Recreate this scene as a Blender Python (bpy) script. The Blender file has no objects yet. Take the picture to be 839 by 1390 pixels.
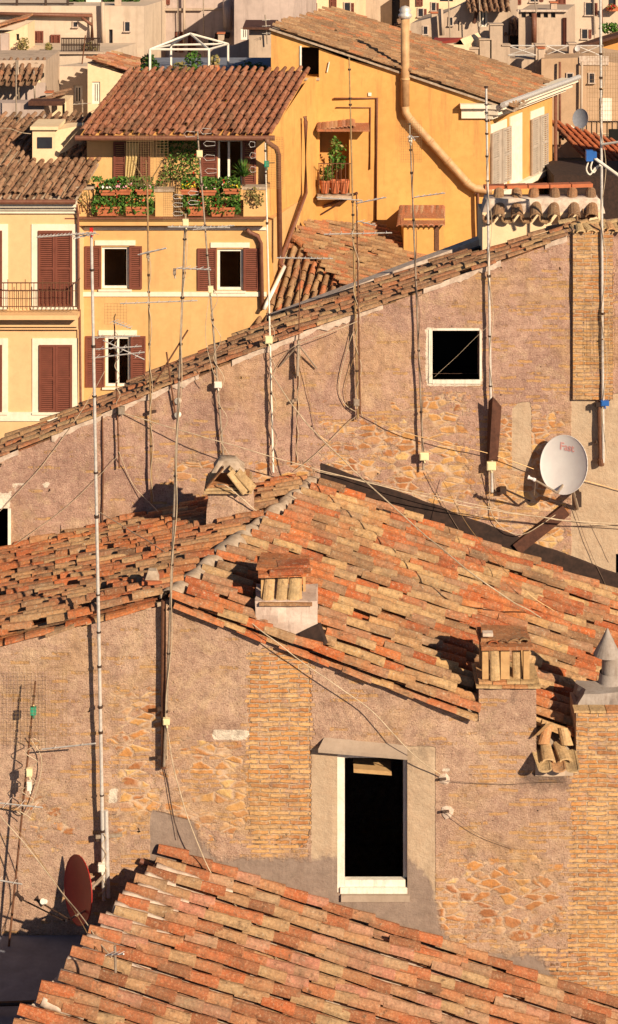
import bpy, math, random
from mathutils import Vector, noise
random.seed(7)
R = random.random
U = random.uniform
V = Vector
scene = bpy.context.scene
COL = scene.collection
F, HX, HY, CH = 2500.0, 419.5, -185.0, 24.0   # lens in px of the photo, horizon row, eye height

def P(px, py, Y):
    return V(((px-HX)/F*Y, Y, CH-(py-HY)*Y/F))
def X_(px, Y): return (px-HX)/F*Y
def Z_(py, Y): return CH-(py-HY)*Y/F

# ------------------------------------------------------------------ mesh builder
class MB:
    def __init__(s): s.v=[]; s.f=[]; s.attr={}; s.smooth=False
    def add(s, vs, fs):
        b=len(s.v); s.v += [V(p) for p in vs]; s.f += [tuple(i+b for i in f) for f in fs]
        return b
    def quad(s,a,b,c,d): s.add([a,b,c,d],[(0,1,2,3)])
    def poly(s,pts): s.add(pts,[tuple(range(len(pts)))])
    def obox(s, c, ax, ay, az):
        """box from centre and three half-axis vectors"""
        c=V(c); ax=V(ax); ay=V(ay); az=V(az)
        vs=[c+ax*i+ay*j+az*k for i in (-1,1) for j in (-1,1) for k in (-1,1)]
        s.add(vs,[(0,1,3,2),(4,6,7,5),(0,4,5,1),(2,3,7,6),(0,2,6,4),(1,5,7,3)])
    def box(s, x0,x1,y0,y1,z0,z1):
        s.obox(((x0+x1)/2,(y0+y1)/2,(z0+z1)/2),((x1-x0)/2,0,0),(0,(y1-y0)/2,0),(0,0,(z1-z0)/2))
    def pbox(s, p0,q0,p1,q1,Y,t,back=0.0):
        """box given by its photo rectangle on the plane Y, standing t proud of it"""
        a=P(p0,q1,Y); b=P(p1,q0,Y)
        s.box(a.x,b.x,Y-t,Y+back,a.z,b.z)
    def tube(s, pts, r, n=7, cap=True, r2=None):
        pts=[V(p) for p in pts]; m=len(pts); rings=[]
        for i,p in enumerate(pts):
            d=(pts[min(i+1,m-1)]-pts[max(i-1,0)])
            if d.length<1e-9: d=V((0,0,1))
            d.normalize()
            a=d.cross(V((0,0,1)))
            if a.length<0.1: a=d.cross(V((0,1,0)))
            a.normalize(); b=d.cross(a)
            rr = r if r2 is None else r+(r2-r)*i/max(1,m-1)
            rings.append([p+a*math.cos(2*math.pi*k/n)*rr+b*math.sin(2*math.pi*k/n)*rr for k in range(n)])
        vs=[q for rg in rings for q in rg]; fs=[]
        for i in range(m-1):
            for k in range(n):
                fs.append((i*n+k, i*n+(k+1)%n, (i+1)*n+(k+1)%n, (i+1)*n+k))
        if cap: fs += [tuple(range(n-1,-1,-1)), tuple(range((m-1)*n, m*n))]
        s.add(vs,fs)
    def lathe(s, c, ax, prof, n=20, sx=1.0):
        """prof: list of (radius, height along ax)"""
        c=V(c); ax=V(ax).normalized(); a=ax.cross(V((0,0,1)))
        if a.length<0.1: a=V((1,0,0))
        a.normalize(); b=ax.cross(a); vs=[]
        for r,h in prof:
            for k in range(n):
                t=2*math.pi*k/n
                vs.append(c+ax*h+a*math.cos(t)*r*sx+b*math.sin(t)*r)
        fs=[]
        for i in range(len(prof)-1):
            for k in range(n):
                fs.append((i*n+k, i*n+(k+1)%n, (i+1)*n+(k+1)%n, (i+1)*n+k))
        s.add(vs,fs)
    def build(s, name, mat, parent=None, smooth=False, **kw):
        me=bpy.data.meshes.new(name)
        off=V((0,0,0)); q=parent
        while q is not None: off+=q.location; q=q.parent
        me.from_pydata([tuple(p-off) for p in s.v],[],s.f)
        me.materials.append(mat)
        for k,vals in s.attr.items():
            at=me.attributes.new(k,'FLOAT','POINT')
            vals=vals+[0.0]*(len(s.v)-len(vals))
            at.data.foreach_set('value',vals)
        if smooth or s.smooth:
            me.polygons.foreach_set('use_smooth',[True]*len(me.polygons))
        me.update()
        o=bpy.data.objects.new(name,me); COL.objects.link(o)
        if parent is not None: o.parent=parent
        for k,v in kw.items(): o[k]=v
        return o
    def rebase(s): pass

def thing(name,label,cat,loc=(0,0,0),group=None):
    o=bpy.data.objects.new(name,None); COL.objects.link(o); o.location=loc
    o.empty_display_size=0.2
    o['label']=label; o['category']=cat
    if group: o['group']=group
    return o
def tag(o,label,cat,group=None):
    o['label']=label; o['category']=cat
    if group: o['group']=group
    return o
def single(mb,name,mat,label,cat,group=None,smooth=False):
    """a thing that is one mesh, its origin at its base"""
    lo=min(p.z for p in mb.v); c=sum((p for p in mb.v),V())/len(mb.v); org=V((c.x,c.y,lo))
    mb.v=[p-org for p in mb.v]
    o=mb.build(name,mat,None,smooth); o.location=org
    return tag(o,label,cat,group)

# ------------------------------------------------------------------ node helpers
class NT:
    def __init__(s,name):
        s.m=bpy.data.materials.new(name); s.m.use_nodes=True
        s.t=s.m.node_tree; s.n=s.t.nodes; s.l=s.t.links
        s.b=s.n['Principled BSDF']; s.b.inputs['Roughness'].default_value=0.9
        s.b.inputs['Specular IOR Level'].default_value=0.2
        s._c=None
    def new(s,typ,**kw):
        x=s.n.new(typ)
        for k,v in kw.items(): setattr(x,k,v)
        return x
    def set(s,sock,v):
        if hasattr(v,'links') or isinstance(v,bpy.types.NodeSocket): s.l.new(v,sock)
        elif isinstance(v,(tuple,list)) and len(v)==3 and sock.type=='RGBA': sock.default_value=(*v,1)
        else: sock.default_value=v
    @property
    def co(s):
        if s._c is None: s._c=s.new('ShaderNodeTexCoord').outputs['Object']
        return s._c
    def noise(s,scale,detail=4,rough=.6,vec=None,dist=0,out='Fac'):
        x=s.new('ShaderNodeTexNoise'); s.set(x.inputs['Vector'],vec or s.co)
        x.inputs['Scale'].default_value=scale; x.inputs['Detail'].default_value=detail
        x.inputs['Roughness'].default_value=rough; x.inputs['Distortion'].default_value=dist
        return x.outputs[out]
    def math(s,op,a,b=0.0,clamp=False):
        x=s.new('ShaderNodeMath',operation=op,use_clamp=clamp); s.set(x.inputs[0],a); s.set(x.inputs[1],b); return x.outputs[0]
    def vmath(s,op,a,b):
        x=s.new('ShaderNodeVectorMath',operation=op); s.set(x.inputs[0],a); s.set(x.inputs[1],b); return x.outputs[0]
    def mix(s,f,a,b,mode='MIX'):
        x=s.new('ShaderNodeMix',data_type='RGBA',blend_type=mode); s.set(x.inputs[0],f); s.set(x.inputs[6],a); s.set(x.inputs[7],b); return x.outputs[2]
    def ramp(s,f,stops,interp='LINEAR'):
        x=s.new('ShaderNodeValToRGB'); s.set(x.inputs[0],f); r=x.color_ramp; r.interpolation=interp
        while len(r.elements)<len(stops): r.elements.new(0.5)
        for e,(p,c) in zip(r.elements,stops):
            e.position=p; e.color=(*c,1) if isinstance(c,(tuple,list)) else (c,c,c,1)
        return x.outputs[0]
    def step(s,v,lo,hi):
        x=s.new('ShaderNodeMapRange',clamp=True); s.set(x.inputs[0],v)
        x.inputs[1].default_value=lo; x.inputs[2].default_value=hi; return x.outputs[0]
    def attr(s,name):
        x=s.new('ShaderNodeAttribute',attribute_name=name); return x.outputs['Fac']
    def bump(s,h,strength=.5,dist=.02):
        x=s.new('ShaderNodeBump'); s.set(x.inputs['Height'],h); x.inputs['Strength'].default_value=strength
        x.inputs['Distance'].default_value=dist; s.l.new(x.outputs[0],s.b.inputs['Normal'])
    def color(s,c): s.set(s.b.inputs['Base Color'],c)

def simple(name,c,c2=None,rough=.7,metal=0,scale=8,bump=0,spec=.3):
    t=NT(name); t.b.inputs['Roughness'].default_value=rough; t.b.inputs['Metallic'].default_value=metal
    t.b.inputs['Specular IOR Level'].default_value=spec
    c2=c2 or tuple(x*.7 for x in c)
    n=t.noise(scale,6,.65)
    t.color(t.mix(t.step(n,.35,.68),c,c2))
    if bump: t.bump(n,bump,.01)
    return t.m

def stucco(name,c,c2,stain=(.25,.16,.09),stain_amt=.5,sc=1.0,streak=1.0):
    t=NT(name)
    n1=t.noise(.9*sc,5,.6); n2=t.noise(7*sc,6,.7); n3=t.noise(55,3,.7)
    col=t.mix(t.step(n1,.35,.7),c,c2)
    col=t.mix(t.math('MULTIPLY',t.step(n2,.42,.75),.45),col,tuple(x*.72 for x in c2))
    mp=t.new('ShaderNodeMapping'); mp.inputs['Scale'].default_value=(3.0*sc,3.0*sc,.35*sc); t.l.new(t.co,mp.inputs['Vector'])
    st=t.noise(1.6,6,.7,vec=mp.outputs[0])
    col=t.mix(t.math('MULTIPLY',t.step(st,.52,.78),stain_amt*streak),col,stain)
    col=t.mix(t.math('MULTIPLY',t.step(n3,.5,.8),.3),col,tuple(x*.6 for x in c))
    t.color(col); t.bump(t.math('ADD',t.math('MULTIPLY',n2,.6),t.math('MULTIPLY',n3,.3)),.6,.015)
    return t.m

def masonry(name, pl=((.58,.395,.29),(.43,.275,.205)), br=((.60,.335,.135),(.36,.155,.07)), mort=(.50,.36,.24), dens=.06):
    t=NT(name)
    sp=t.new('ShaderNodeSeparateXYZ'); t.l.new(t.co,sp.inputs[0])
    cb=t.new('ShaderNodeCombineXYZ'); t.l.new(sp.outputs[0],cb.inputs[0]); t.l.new(sp.outputs[2],cb.inputs[1])
    uv=cb.outputs[0]
    warp=t.noise(2.2,3,.6,vec=uv,out='Color'); warp2=t.noise(11,3,.6,vec=uv,out='Color')
    w=t.vmath('ADD',uv,t.vmath('MULTIPLY',t.vmath('SUBTRACT',warp,(.5,.5,.5)),(.10,.07,0)))
    w=t.vmath('ADD',w,t.vmath('MULTIPLY',t.vmath('SUBTRACT',warp2,(.5,.5,.5)),(.06,.034,0)))
    def brick(c1,c2,m,msz=.013,bias=0):
        x=t.new('ShaderNodeTexBrick',offset=.5); t.l.new(w,x.inputs['Vector'])
        t.set(x.inputs['Color1'],c1); t.set(x.inputs['Color2'],c2); t.set(x.inputs['Mortar'],m)
        x.inputs['Scale'].default_value=1; x.inputs['Mortar Size'].default_value=msz; x.inputs['Mortar Smooth'].default_value=.35
        x.inputs['Bias'].default_value=bias; x.inputs['Brick Width'].default_value=.27; x.inputs['Row Height'].default_value=.064
        return x
    bk=brick((0,0,0),(1,1,1),(0,0,0))
    rnd=bk.outputs['Color']; mt=bk.outputs['Fac']
    bn=t.noise(26,5,.7,vec=uv)
    bcol=t.ramp(t.math('ADD',t.math('MULTIPLY',rnd,.75),t.math('MULTIPLY',bn,.3)),
        [(0.1,br[1]),(.35,(br[0][0]*.92,br[0][1]*.72,br[0][2]*.6)),(.55,br[0]),(.8,(br[0][0]*1.05,br[0][1]*1.15,br[0][2]*1.4)),(.98,(.30,.19,.11))])
    bcol=t.mix(t.math('MULTIPLY',t.step(bn,.56,.68),.7),bcol,(.21,.11,.06)); bcol=t.mix(t.math('MULTIPLY',t.step(bn,.44,.34),.5),bcol,(.64,.44,.25)); bcol=t.mix(t.step(t.math('ADD',mt,t.math('MULTIPLY',bn,.35)),.55,.95),bcol,t.mix(t.step(bn,.45,.62),mort,(.30,.19,.12)))
    soot=t.noise(.9,6,.7,vec=uv,dist=.3); warm=t.noise(.62,5,.68,vec=t.vmath('ADD',uv,(11.3,4.4,0)),dist=.5)
    # rubble
    vo=t.new('ShaderNodeTexVoronoi',feature='F1'); 
    mp=t.new('ShaderNodeMapping'); mp.inputs['Scale'].default_value=(4.6,9.5,1); t.l.new(w,mp.inputs['Vector']); t.l.new(mp.outputs[0],vo.inputs['Vector']); vo.inputs['Scale'].default_value=1
    ve=t.new('ShaderNodeTexVoronoi',feature='DISTANCE_TO_EDGE'); t.l.new(mp.outputs[0],ve.inputs['Vector']); ve.inputs['Scale'].default_value=1
    sr=t.new('ShaderNodeSeparateColor'); t.l.new(vo.outputs['Color'],sr.inputs[0])
    rcol=t.ramp(sr.outputs[0],[(0,(.34,.13,.055)),(.3,(.54,.24,.08)),(.5,(.60,.34,.12)),(.7,(.44,.18,.07)),(.85,(.50,.30,.17)),(1,(.68,.44,.18))])
    edge=t.step(t.math('ADD',ve.outputs[0],t.math('MULTIPLY',t.math('SUBTRACT',bn,.35),-.22)),-.01,.13)
    rcol=t.mix(t.math('MULTIPLY',t.step(bn,.45,.7),.5),rcol,(.33,.19,.11)); rcol=t.mix(edge,(.53,.38,.27),rcol)
    # plaster
    n1=t.noise(.8,5,.6,vec=uv); n2=t.noise(5.5,7,.72,vec=uv); n3=t.noise(46,4,.75,vec=uv); n4=t.noise(18,5,.7,vec=uv)
    pcol=t.mix(t.step(n1,.35,.68),pl[0],pl[1])
    pcol=t.mix(t.math('MULTIPLY',t.step(n2,.50,.66),.6),pcol,(.34,.20,.155))
    blot=t.noise(1.9,6,.72,vec=t.vmath('ADD',uv,(3.7,9.1,0)),dist=.4); pcol=t.mix(t.math('MULTIPLY',t.step(blot,.54,.62),.45),pcol,(.60,.43,.27)); pcol=t.mix(t.math('MULTIPLY',t.step(blot,.42,.34),.42),pcol,(.33,.20,.165))
    pcol=t.mix(t.math('MULTIPLY',t.step(n3,.54,.64),.8),pcol,(.24,.12,.09))
    pcol=t.mix(t.math('MULTIPLY',t.step(n3,.44,.34),.65),pcol,(.76,.56,.40))
    pcol=t.mix(t.math('MULTIPLY',t.step(n4,.58,.70),.7),pcol,(.66,.52,.39)); pcol=t.mix(t.math('MULTIPLY',t.step(n4,.38,.28),.7),pcol,(.20,.12,.085))
    # masks
    en=t.math('ADD',t.math('MULTIPLY',t.math('SUBTRACT',t.noise(6,6,.7,vec=uv),.5),1.1),t.math('MULTIPLY',t.math('SUBTRACT',t.noise(1.6,4,.6,vec=uv),.5),.55))
    def mask(a,lo=.42,hi=.56,k=1.0): return t.step(t.math('ADD',t.attr(a),t.math('MULTIPLY',en,k)),lo,hi)
    hgt_b=t.math('SUBTRACT',t.math('MULTIPLY',bn,.25),t.math('MULTIPLY',mt,.7))
    # scattered bricks showing through the plaster
    bigm=t.step(t.noise(1.1,5,.65,vec=t.vmath('ADD',uv,(7.3,2.1,0))),.40,.66)
    d=t.math('ADD',t.math('MULTIPLY',bigm,dens*2.4),t.math('MULTIPLY',t.attr('scatter'),.62))
    shown=t.math('MULTIPLY',t.step(t.math('SUBTRACT',d,t.math('ADD',rnd,t.math('MULTIPLY',t.math('SUBTRACT',n4,.5),.5))),-.01,.05),t.step(mt,.6,.2))
    shown=t.math('MULTIPLY',shown,t.step(t.math('ADD',n2,t.math('MULTIPLY',n4,.3)),.50,.60))
    col=t.mix(t.math('MULTIPLY',shown,.9),pcol,t.mix(t.math('MULTIPLY',rnd,1.1,True),t.mix(.5,bcol,(.72,.48,.23)),bcol)); h=t.math('ADD',t.math('MULTIPLY',n3,.42),t.math('MULTIPLY',n2,.8)); h=t.math('SUBTRACT',h,t.math('MULTIPLY',shown,.18))
    mr=t.math('MULTIPLY',mask('rubble',.40,.50,1.2),t.math('MAXIMUM',t.step(sr.outputs[1],.36,.40),t.math('MULTIPLY',t.step(n4,.45,.6),.3))); col=t.mix(mr,col,rcol)
    hr=t.math('ADD',t.math('MULTIPLY',edge,.55),t.math('MULTIPLY',bn,.3))
    hm=t.new('ShaderNodeMix',data_type='FLOAT'); t.set(hm.inputs[0],mr); t.set(hm.inputs[2],h); t.set(hm.inputs[3],t.math('ADD',t.math('MULTIPLY',hr,.35),t.math('MULTIPLY',n2,.6))); h=hm.outputs[0]
    mb=t.step(t.math('ADD',t.math('ADD',t.attr('brick'),t.math('MULTIPLY',en,.75)),t.math('MULTIPLY',t.math('SUBTRACT',rnd,.5),.5)),.42,.47); smear=t.step(t.math('ADD',n2,t.math('MULTIPLY',n4,.5)),.77,.88); col=t.mix(t.math('MULTIPLY',mb,t.math('SUBTRACT',1.0,t.math('MULTIPLY',smear,.75))),col,bcol)
    hm=t.new('ShaderNodeMix',data_type='FLOAT'); t.set(hm.inputs[0],mb); t.set(hm.inputs[2],h); t.set(hm.inputs[3],hgt_b); h=hm.outputs[0]
    col=t.mix(t.math('MULTIPLY',t.step(soot,.54,.72),.32),col,(.22,.13,.10))
    wm=t.step(warm,.50,.62); col=t.mix(t.math('MULTIPLY',wm,.34),col,(.54,.34,.15))
    ms=mask('smooth',.46,.52,.28); scol=t.mix(t.step(n1,.3,.7),(.50,.385,.275),(.43,.32,.225)); scol=t.mix(t.math('MULTIPLY',t.step(n2,.45,.7),.5),scol,(.40,.26,.17)); scol=t.mix(t.math('MULTIPLY',t.step(n4,.5,.75),.35),scol,(.66,.52,.38))
    col=t.mix(ms,col,scol)
    hm=t.new('ShaderNodeMix',data_type='FLOAT'); t.set(hm.inputs[0],ms); t.set(hm.inputs[2],h); t.set(hm.inputs[3],t.math('MULTIPLY',n2,.7)); h=hm.outputs[0]
    mg=mask('grey',.46,.54,.3); gcol=t.mix(t.step(n2,.35,.7),(.30,.225,.185),(.22,.165,.135)); gcol=t.mix(t.math('MULTIPLY',t.step(n4,.5,.75),.4),gcol,(.36,.27,.21))
    col=t.mix(mg,col,gcol)
    hm=t.new('ShaderNodeMix',data_type='FLOAT'); t.set(hm.inputs[0],mg); t.set(hm.inputs[2],h); t.set(hm.inputs[3],t.math('MULTIPLY',n2,.6)); h=hm.outputs[0]
    mw=mask('white',.45,.55,.8); col=t.mix(mw,col,(.78,.68,.56))
    mq=t.new('ShaderNodeMapping'); mq.inputs['Scale'].default_value=(2.6,.38,1); t.l.new(uv,mq.inputs['Vector']); stk=t.noise(1.7,6,.72,vec=mq.outputs[0]); col=t.mix(t.math('MULTIPLY',t.step(stk,.53,.72),.42),col,t.mix(.55,col,(.10,.055,.04)))
    m1=t.noise(9,6,.72,vec=uv,dist=.3); m2=t.noise(3.1,6,.7,vec=t.vmath('ADD',uv,(5.5,1.7,0)),dist=.5)
    nos=t.math('SUBTRACT',1.0,t.math('MULTIPLY',t.math('MAXIMUM',ms,mg),.75))
    col=t.mix(t.math('MULTIPLY',t.math('MULTIPLY',t.step(m1,.50,.66),.55),nos),col,t.mix(.62,col,(.10,.05,.035)))
    col=t.mix(t.math('MULTIPLY',t.math('MULTIPLY',t.step(m1,.46,.36),.45),nos),col,t.mix(.4,col,(.85,.66,.46)))
    col=t.mix(t.math('MULTIPLY',t.math('MULTIPLY',t.step(m2,.54,.66),.5),nos),col,t.mix(.5,col,(.13,.07,.05)))
    pit=t.noise(7.5,3,.5,vec=t.vmath('ADD',uv,(1.2,8.8,0))); pm=t.math('MULTIPLY',t.step(pit,.735,.755),nos); col=t.mix(pm,col,(.05,.03,.02))
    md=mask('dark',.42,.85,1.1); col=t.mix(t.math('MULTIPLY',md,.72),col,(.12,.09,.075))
    h=t.math('SUBTRACT',h,t.math('MULTIPLY',pm,1.0)); t.color(col); t.bump(h,1.0,.045)
    t.b.inputs['Roughness'].default_value=.95; t.b.inputs['Specular IOR Level'].default_value=.08
    return t.m

def tilemat(name, stops, lichen=(.48,.40,.26), lamt=.4, dirt=.5, clump=.5):
    t=NT(name)
    g=t.new('ShaderNodeNewGeometry'); r=g.outputs['Random Per Island']
    big=t.noise(.55,3,.55)
    f=t.math('ADD',t.math('MULTIPLY',r,1-clump*.5),t.math('MULTIPLY',t.math('SUBTRACT',big,.32),clump*1.3))
    col=t.ramp(f,stops,'CONSTANT' if False else 'LINEAR')
    n2=t.noise(14,6,.72); n3=t.noise(60,4,.7); n4=t.noise(3.2,5,.6)
    col=t.mix(t.math('MULTIPLY',t.step(n2,.45,.72),dirt),col,(.13,.075,.045))
    col=t.mix(t.math('MULTIPLY',t.math('MULTIPLY',t.step(t.math('ADD',n3,t.math('MULTIPLY',n4,.5)),.78,.95),1.0),lamt),col,lichen)
    col=t.mix(t.math('MULTIPLY',t.step(n3,.55,.3),.3),col,(.58,.34,.17))
    n6=t.noise(30,5,.75); col=t.mix(t.math('MULTIPLY',t.step(n6,.50,.64),.6),col,t.mix(.5,col,(.10,.06,.04))); col=t.mix(t.math('MULTIPLY',t.step(n6,.46,.36),.5),col,t.mix(.45,col,(.75,.56,.36)))
    n5=t.noise(1.3,6,.7,dist=.3); col=t.mix(t.math('MULTIPLY',t.step(n5,.52,.68),.55),col,(.15,.10,.065)); col=t.mix(t.math('MULTIPLY',t.step(n2,.60,.70),.7),col,(.07,.045,.032)); col=t.mix(t.math('MULTIPLY',t.step(t.noise(23,4,.7),.60,.68),lamt),col,(.56,.50,.38))
    t.color(col); t.bump(t.math('ADD',n2,t.math('MULTIPLY',n3,.6)),.9,.016)
    t.b.inputs['Roughness'].default_value=.92; t.b.inputs['Specular IOR Level'].default_value=.12
    return t.m

def leafmat(name,a,b,c):
    t=NT(name); g=t.new('ShaderNodeNewGeometry')
    t.color(t.ramp(g.outputs['Random Per Island'],[(0,a),(.5,b),(1,c)])); t.b.inputs['Roughness'].default_value=.6
    t.b.inputs['Transmission Weight'].default_value=0
    return t.m

def shuttermat(name,c): return simple(name,c,tuple(x*.75 for x in c),rough=.6,scale=5)

T_OLD=tilemat('old_tiles',[(0,(.13,.07,.045)),(.12,(.36,.18,.09)),(.24,(.56,.36,.18)),(.32,(.28,.15,.095)),(.42,(.56,.35,.16)),(.5,(.40,.16,.07)),(.58,(.52,.14,.04)),(.66,(.34,.19,.12)),(.74,(.52,.12,.03)),(.88,(.34,.07,.025)),(1,(.55,.18,.055))],lamt=.55,dirt=.75,clump=.25)
T_RED=tilemat('red_tiles',[(0,(.12,.05,.03)),(.18,(.34,.11,.05)),(.30,(.44,.29,.16)),(.42,(.44,.13,.055)),(.53,(.22,.09,.05)),(.63,(.46,.12,.045)),(.73,(.40,.26,.16)),(.83,(.50,.20,.14)),(.91,(.28,.17,.11)),(1,(.48,.15,.06))],lamt=.35,dirt=.6,clump=.25)
T_MAR=tilemat('maroon_tiles',[(0,(.13,.042,.028)),(.4,(.25,.078,.045)),(.75,(.32,.11,.065)),(1,(.40,.19,.13))],lamt=.3,dirt=.35,clump=.3)
T_BRN=tilemat('brown_tiles',[(0,(.10,.052,.035)),(.4,(.22,.105,.065)),(.7,(.29,.155,.10)),(.9,(.33,.19,.12)),(1,(.45,.13,.055))],lamt=.5,dirt=.5,clump=.2)
T_YEL=tilemat('ochre_tiles',[(0,(.11,.055,.035)),(.3,(.33,.175,.09)),(.48,(.21,.11,.065)),(.62,(.41,.25,.135)),(.76,(.32,.15,.075)),(.88,(.46,.14,.055)),(1,(.42,.22,.12))],lamt=.5,dirt=.7,clump=.35)
T_LID=tilemat('lid_tiles',[(0,(.45,.30,.15)),(.5,(.56,.40,.21)),(1,(.52,.20,.08))],lamt=.4,dirt=.3,clump=.1)

M_WALL=masonry('old_masonry')
M_WALLB=masonry('pink_masonry',pl=((.54,.345,.27),(.40,.245,.195)),br=((.52,.30,.13),(.37,.17,.08)),dens=.065)
M_CHIM=stucco('chimney_render',(.66,.54,.47),(.46,.33,.27),(.16,.08,.06),.95,2.6)
M_GREYP=stucco('window_surround_render',(.42,.33,.26),(.35,.27,.21),(.25,.17,.12),.35,1.5)
T_ORA=None
M_MORT=simple('mortar',(.50,.40,.31),(.30,.22,.16),.95,0,9,.8,.1)
M_WMORT=simple('pale_mortar',(.66,.54,.45),(.42,.32,.26),.95,0,12,.8,.1)
M_YEL=stucco('ochre_stucco',(.72,.39,.125),(.62,.31,.095),(.34,.17,.07),.85,.6)
M_YEL1=stucco('yellow_stucco',(.70,.43,.19),(.64,.37,.15),(.44,.25,.11),.5,.6)
M_ORA=stucco('orange_stucco',(.70,.34,.11),(.62,.29,.09),(.42,.20,.07),.55,.7)
M_CRM=stucco('cream_stucco',(.76,.50,.27),(.72,.46,.24),(.6,.4,.2),.2,.5)
M_PCRM=stucco('pale_cream_stucco',(.84,.66,.44),(.78,.58,.36),(.5,.36,.22),.3,.8)
M_BGE=stucco('beige_render',(.66,.53,.41),(.54,.43,.34),(.27,.18,.12),.6,.35)
M_BGP=stucco('mauve_render',(.56,.44,.39),(.42,.33,.29),(.17,.12,.10),.85,.4)
M_BGG=stucco('greyish_render',(.56,.43,.33),(.44,.34,.26),(.18,.12,.09),.8,.5)
M_BGO=stucco('old_orange_render',(.56,.39,.26),(.44,.29,.18),(.2,.12,.08),.7,.4)
M_TRIM=stucco('white_trim',(.86,.78,.64),(.80,.70,.56),(.5,.4,.3),.3,1)
M_SHUT=shuttermat('brown_shutter',(.20,.062,.040))
M_SHUTG=shuttermat('grey_shutter',(.50,.42,.35))
M_WHITE=simple('white_paint',(.84,.80,.72),(.74,.66,.55),.5,0,6)
M_WFR=stucco('worn_white_paint',(.82,.78,.70),(.72,.65,.54),(.34,.25,.17),.6,3)
M_BLACK=simple('plain_and_shade_black',(.012,.010,.009),(.008,.007,.006),.9)
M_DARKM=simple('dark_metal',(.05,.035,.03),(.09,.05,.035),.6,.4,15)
M_BITU_SHADE=simple('bitumen_and_shade',(.05,.028,.022),(.022,.014,.012),.9,0,10,.6)  # also the near-black that paints gap and courtyard shade
M_PIPE=simple('brown_pipe',(.16,.06,.04),(.22,.10,.06),.5,0,10)
M_DUCT=simple('cream_duct',(.60,.37,.19),(.42,.24,.12),.55,0,4)
M_ALU=simple('aluminium',(.74,.70,.66),(.50,.46,.43),.42,.3,20)
M_GALV=simple('galvanised_steel',(.50,.42,.34),(.34,.25,.18),.5,.55,25)
M_BRASS=simple('weathered_brass',(.50,.34,.17),(.32,.19,.10),.5,.5,20)
M_RUST=simple('rusty_steel',(.20,.09,.05),(.11,.05,.03),.85,.2,25)
M_CABLE=simple('pale_cable',(.60,.48,.34),(.34,.26,.18),.6,0,8)
M_CABLED=simple('dark_cable',(.12,.08,.06),(.2,.13,.09),.6,0,8)
M_CREAMP=simple('cream_plastic',(.80,.72,.45),(.7,.6,.36),.5)
M_GREEN=simple('green_plastic',(.05,.36,.22),(.04,.28,.17),.45)
M_BLUE=simple('blue_plastic',(.03,.13,.45),(.02,.10,.35),.4)
M_DISHW=simple('white_enamel',(.74,.71,.70),(.66,.62,.62),.45,0,3)
M_DISHR=simple('oxide_red_enamel',(.40,.028,.022),(.32,.022,.018),.42,0,6)
M_DISHB=simple('blue_grey_enamel',(.36,.38,.44),(.30,.31,.36),.5)
M_REDINK=simple('faded_red_ink',(.72,.30,.28),(.78,.45,.42),.6,0,30)
M_WOOD=simple('dark_wood',(.11,.045,.028),(.06,.025,.017),.8,0,12,.5)
M_TERRA=simple('terracotta',(.52,.17,.075),(.40,.12,.055),.8,0,9,.3)
M_TERRAO=simple('pale_terracotta',(.56,.36,.17),(.44,.26,.12),.9,0,9,.4)
M_ZINC=stucco('zinc_cone',(.40,.35,.32),(.28,.23,.20),(.16,.11,.09),.7,4)
M_LEAF=leafmat('green_leaves',(.03,.09,.015),(.07,.16,.025),(.14,.24,.04))
M_LEAFD=leafmat('dark_leaves',(.025,.06,.015),(.05,.10,.02),(.09,.15,.03))
M_DRY=leafmat('dry_leaves',(.12,.13,.04),(.24,.20,.07),(.34,.24,.10))
M_FLR=simple('red_petals',(.65,.02,.015),(.5,.01,.01),.6)
M_FLP=simple('pink_petals',(.75,.28,.38),(.8,.5,.55),.6)
M_FLY=simple('yellow_petals',(.85,.62,.03),(.8,.5,.02),.6)
M_FLW=simple('white_petals',(.85,.8,.75),(.8,.7,.65),.6)
M_CURT=simple('straw_curtain',(.62,.47,.22),(.5,.36,.15),.9)
M_REDSHEET=simple('red_sheet_roof',(.30,.05,.03),(.24,.04,.025),.6,0,3)
M_SOIL=simple('paved_ground',(.12,.09,.07),(.09,.07,.05),.95,0,2)
M_TERR=simple('terrace_screed',(.22,.24,.30),(.15,.16,.20),.9,0,4,.3)  # dark bluish tone paints sky-lit shade into the floor colour
M_GLASS=simple('dark_glass',(.03,.035,.045),(.02,.02,.03),.12,0,3,0,.6)

# ------------------------------------------------------------------ tiles
def add_tile(mb, c, u, w, n, L, wid, h, taper=.78, flip=False, th=.021, seg=6):
    """one clay half-pipe tile; c = centre of its upper end, u downslope, w across, n up"""
    sg=-1 if flip else 1
    vo=[];vi=[]
    for st,(wd,hh) in enumerate((((wid*taper) if not flip else wid, h*.9),(wid if not flip else wid*taper, h))):
        base=c+u*(L*st)
        for k in range(seg+1):
            a=math.pi*k/seg
            vo.append(base+w*(-math.cos(a)*wd/2)+n*(sg*math.sin(a)*hh))
            vi.append(base+w*(-math.cos(a)*(wd/2-th))+n*(sg*(math.sin(a)*(hh-th))))
    m=seg+1; vs=vo+vi; fs=[]
    for k in range(seg):
        fs.append((k,k+1,m+k+1,m+k))                       # outer
        fs.append((2*m+k,3*m+k,3*m+k+1,2*m+k+1))           # inner
        fs.append((m+k,m+k+1,3*m+k+1,3*m+k))               # lower rim
    fs.append((0,m,3*m,2*m)); fs.append((m-1,3*m-1,4*m-1,2*m-1)) 
    mb.add(vs,fs)

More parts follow.
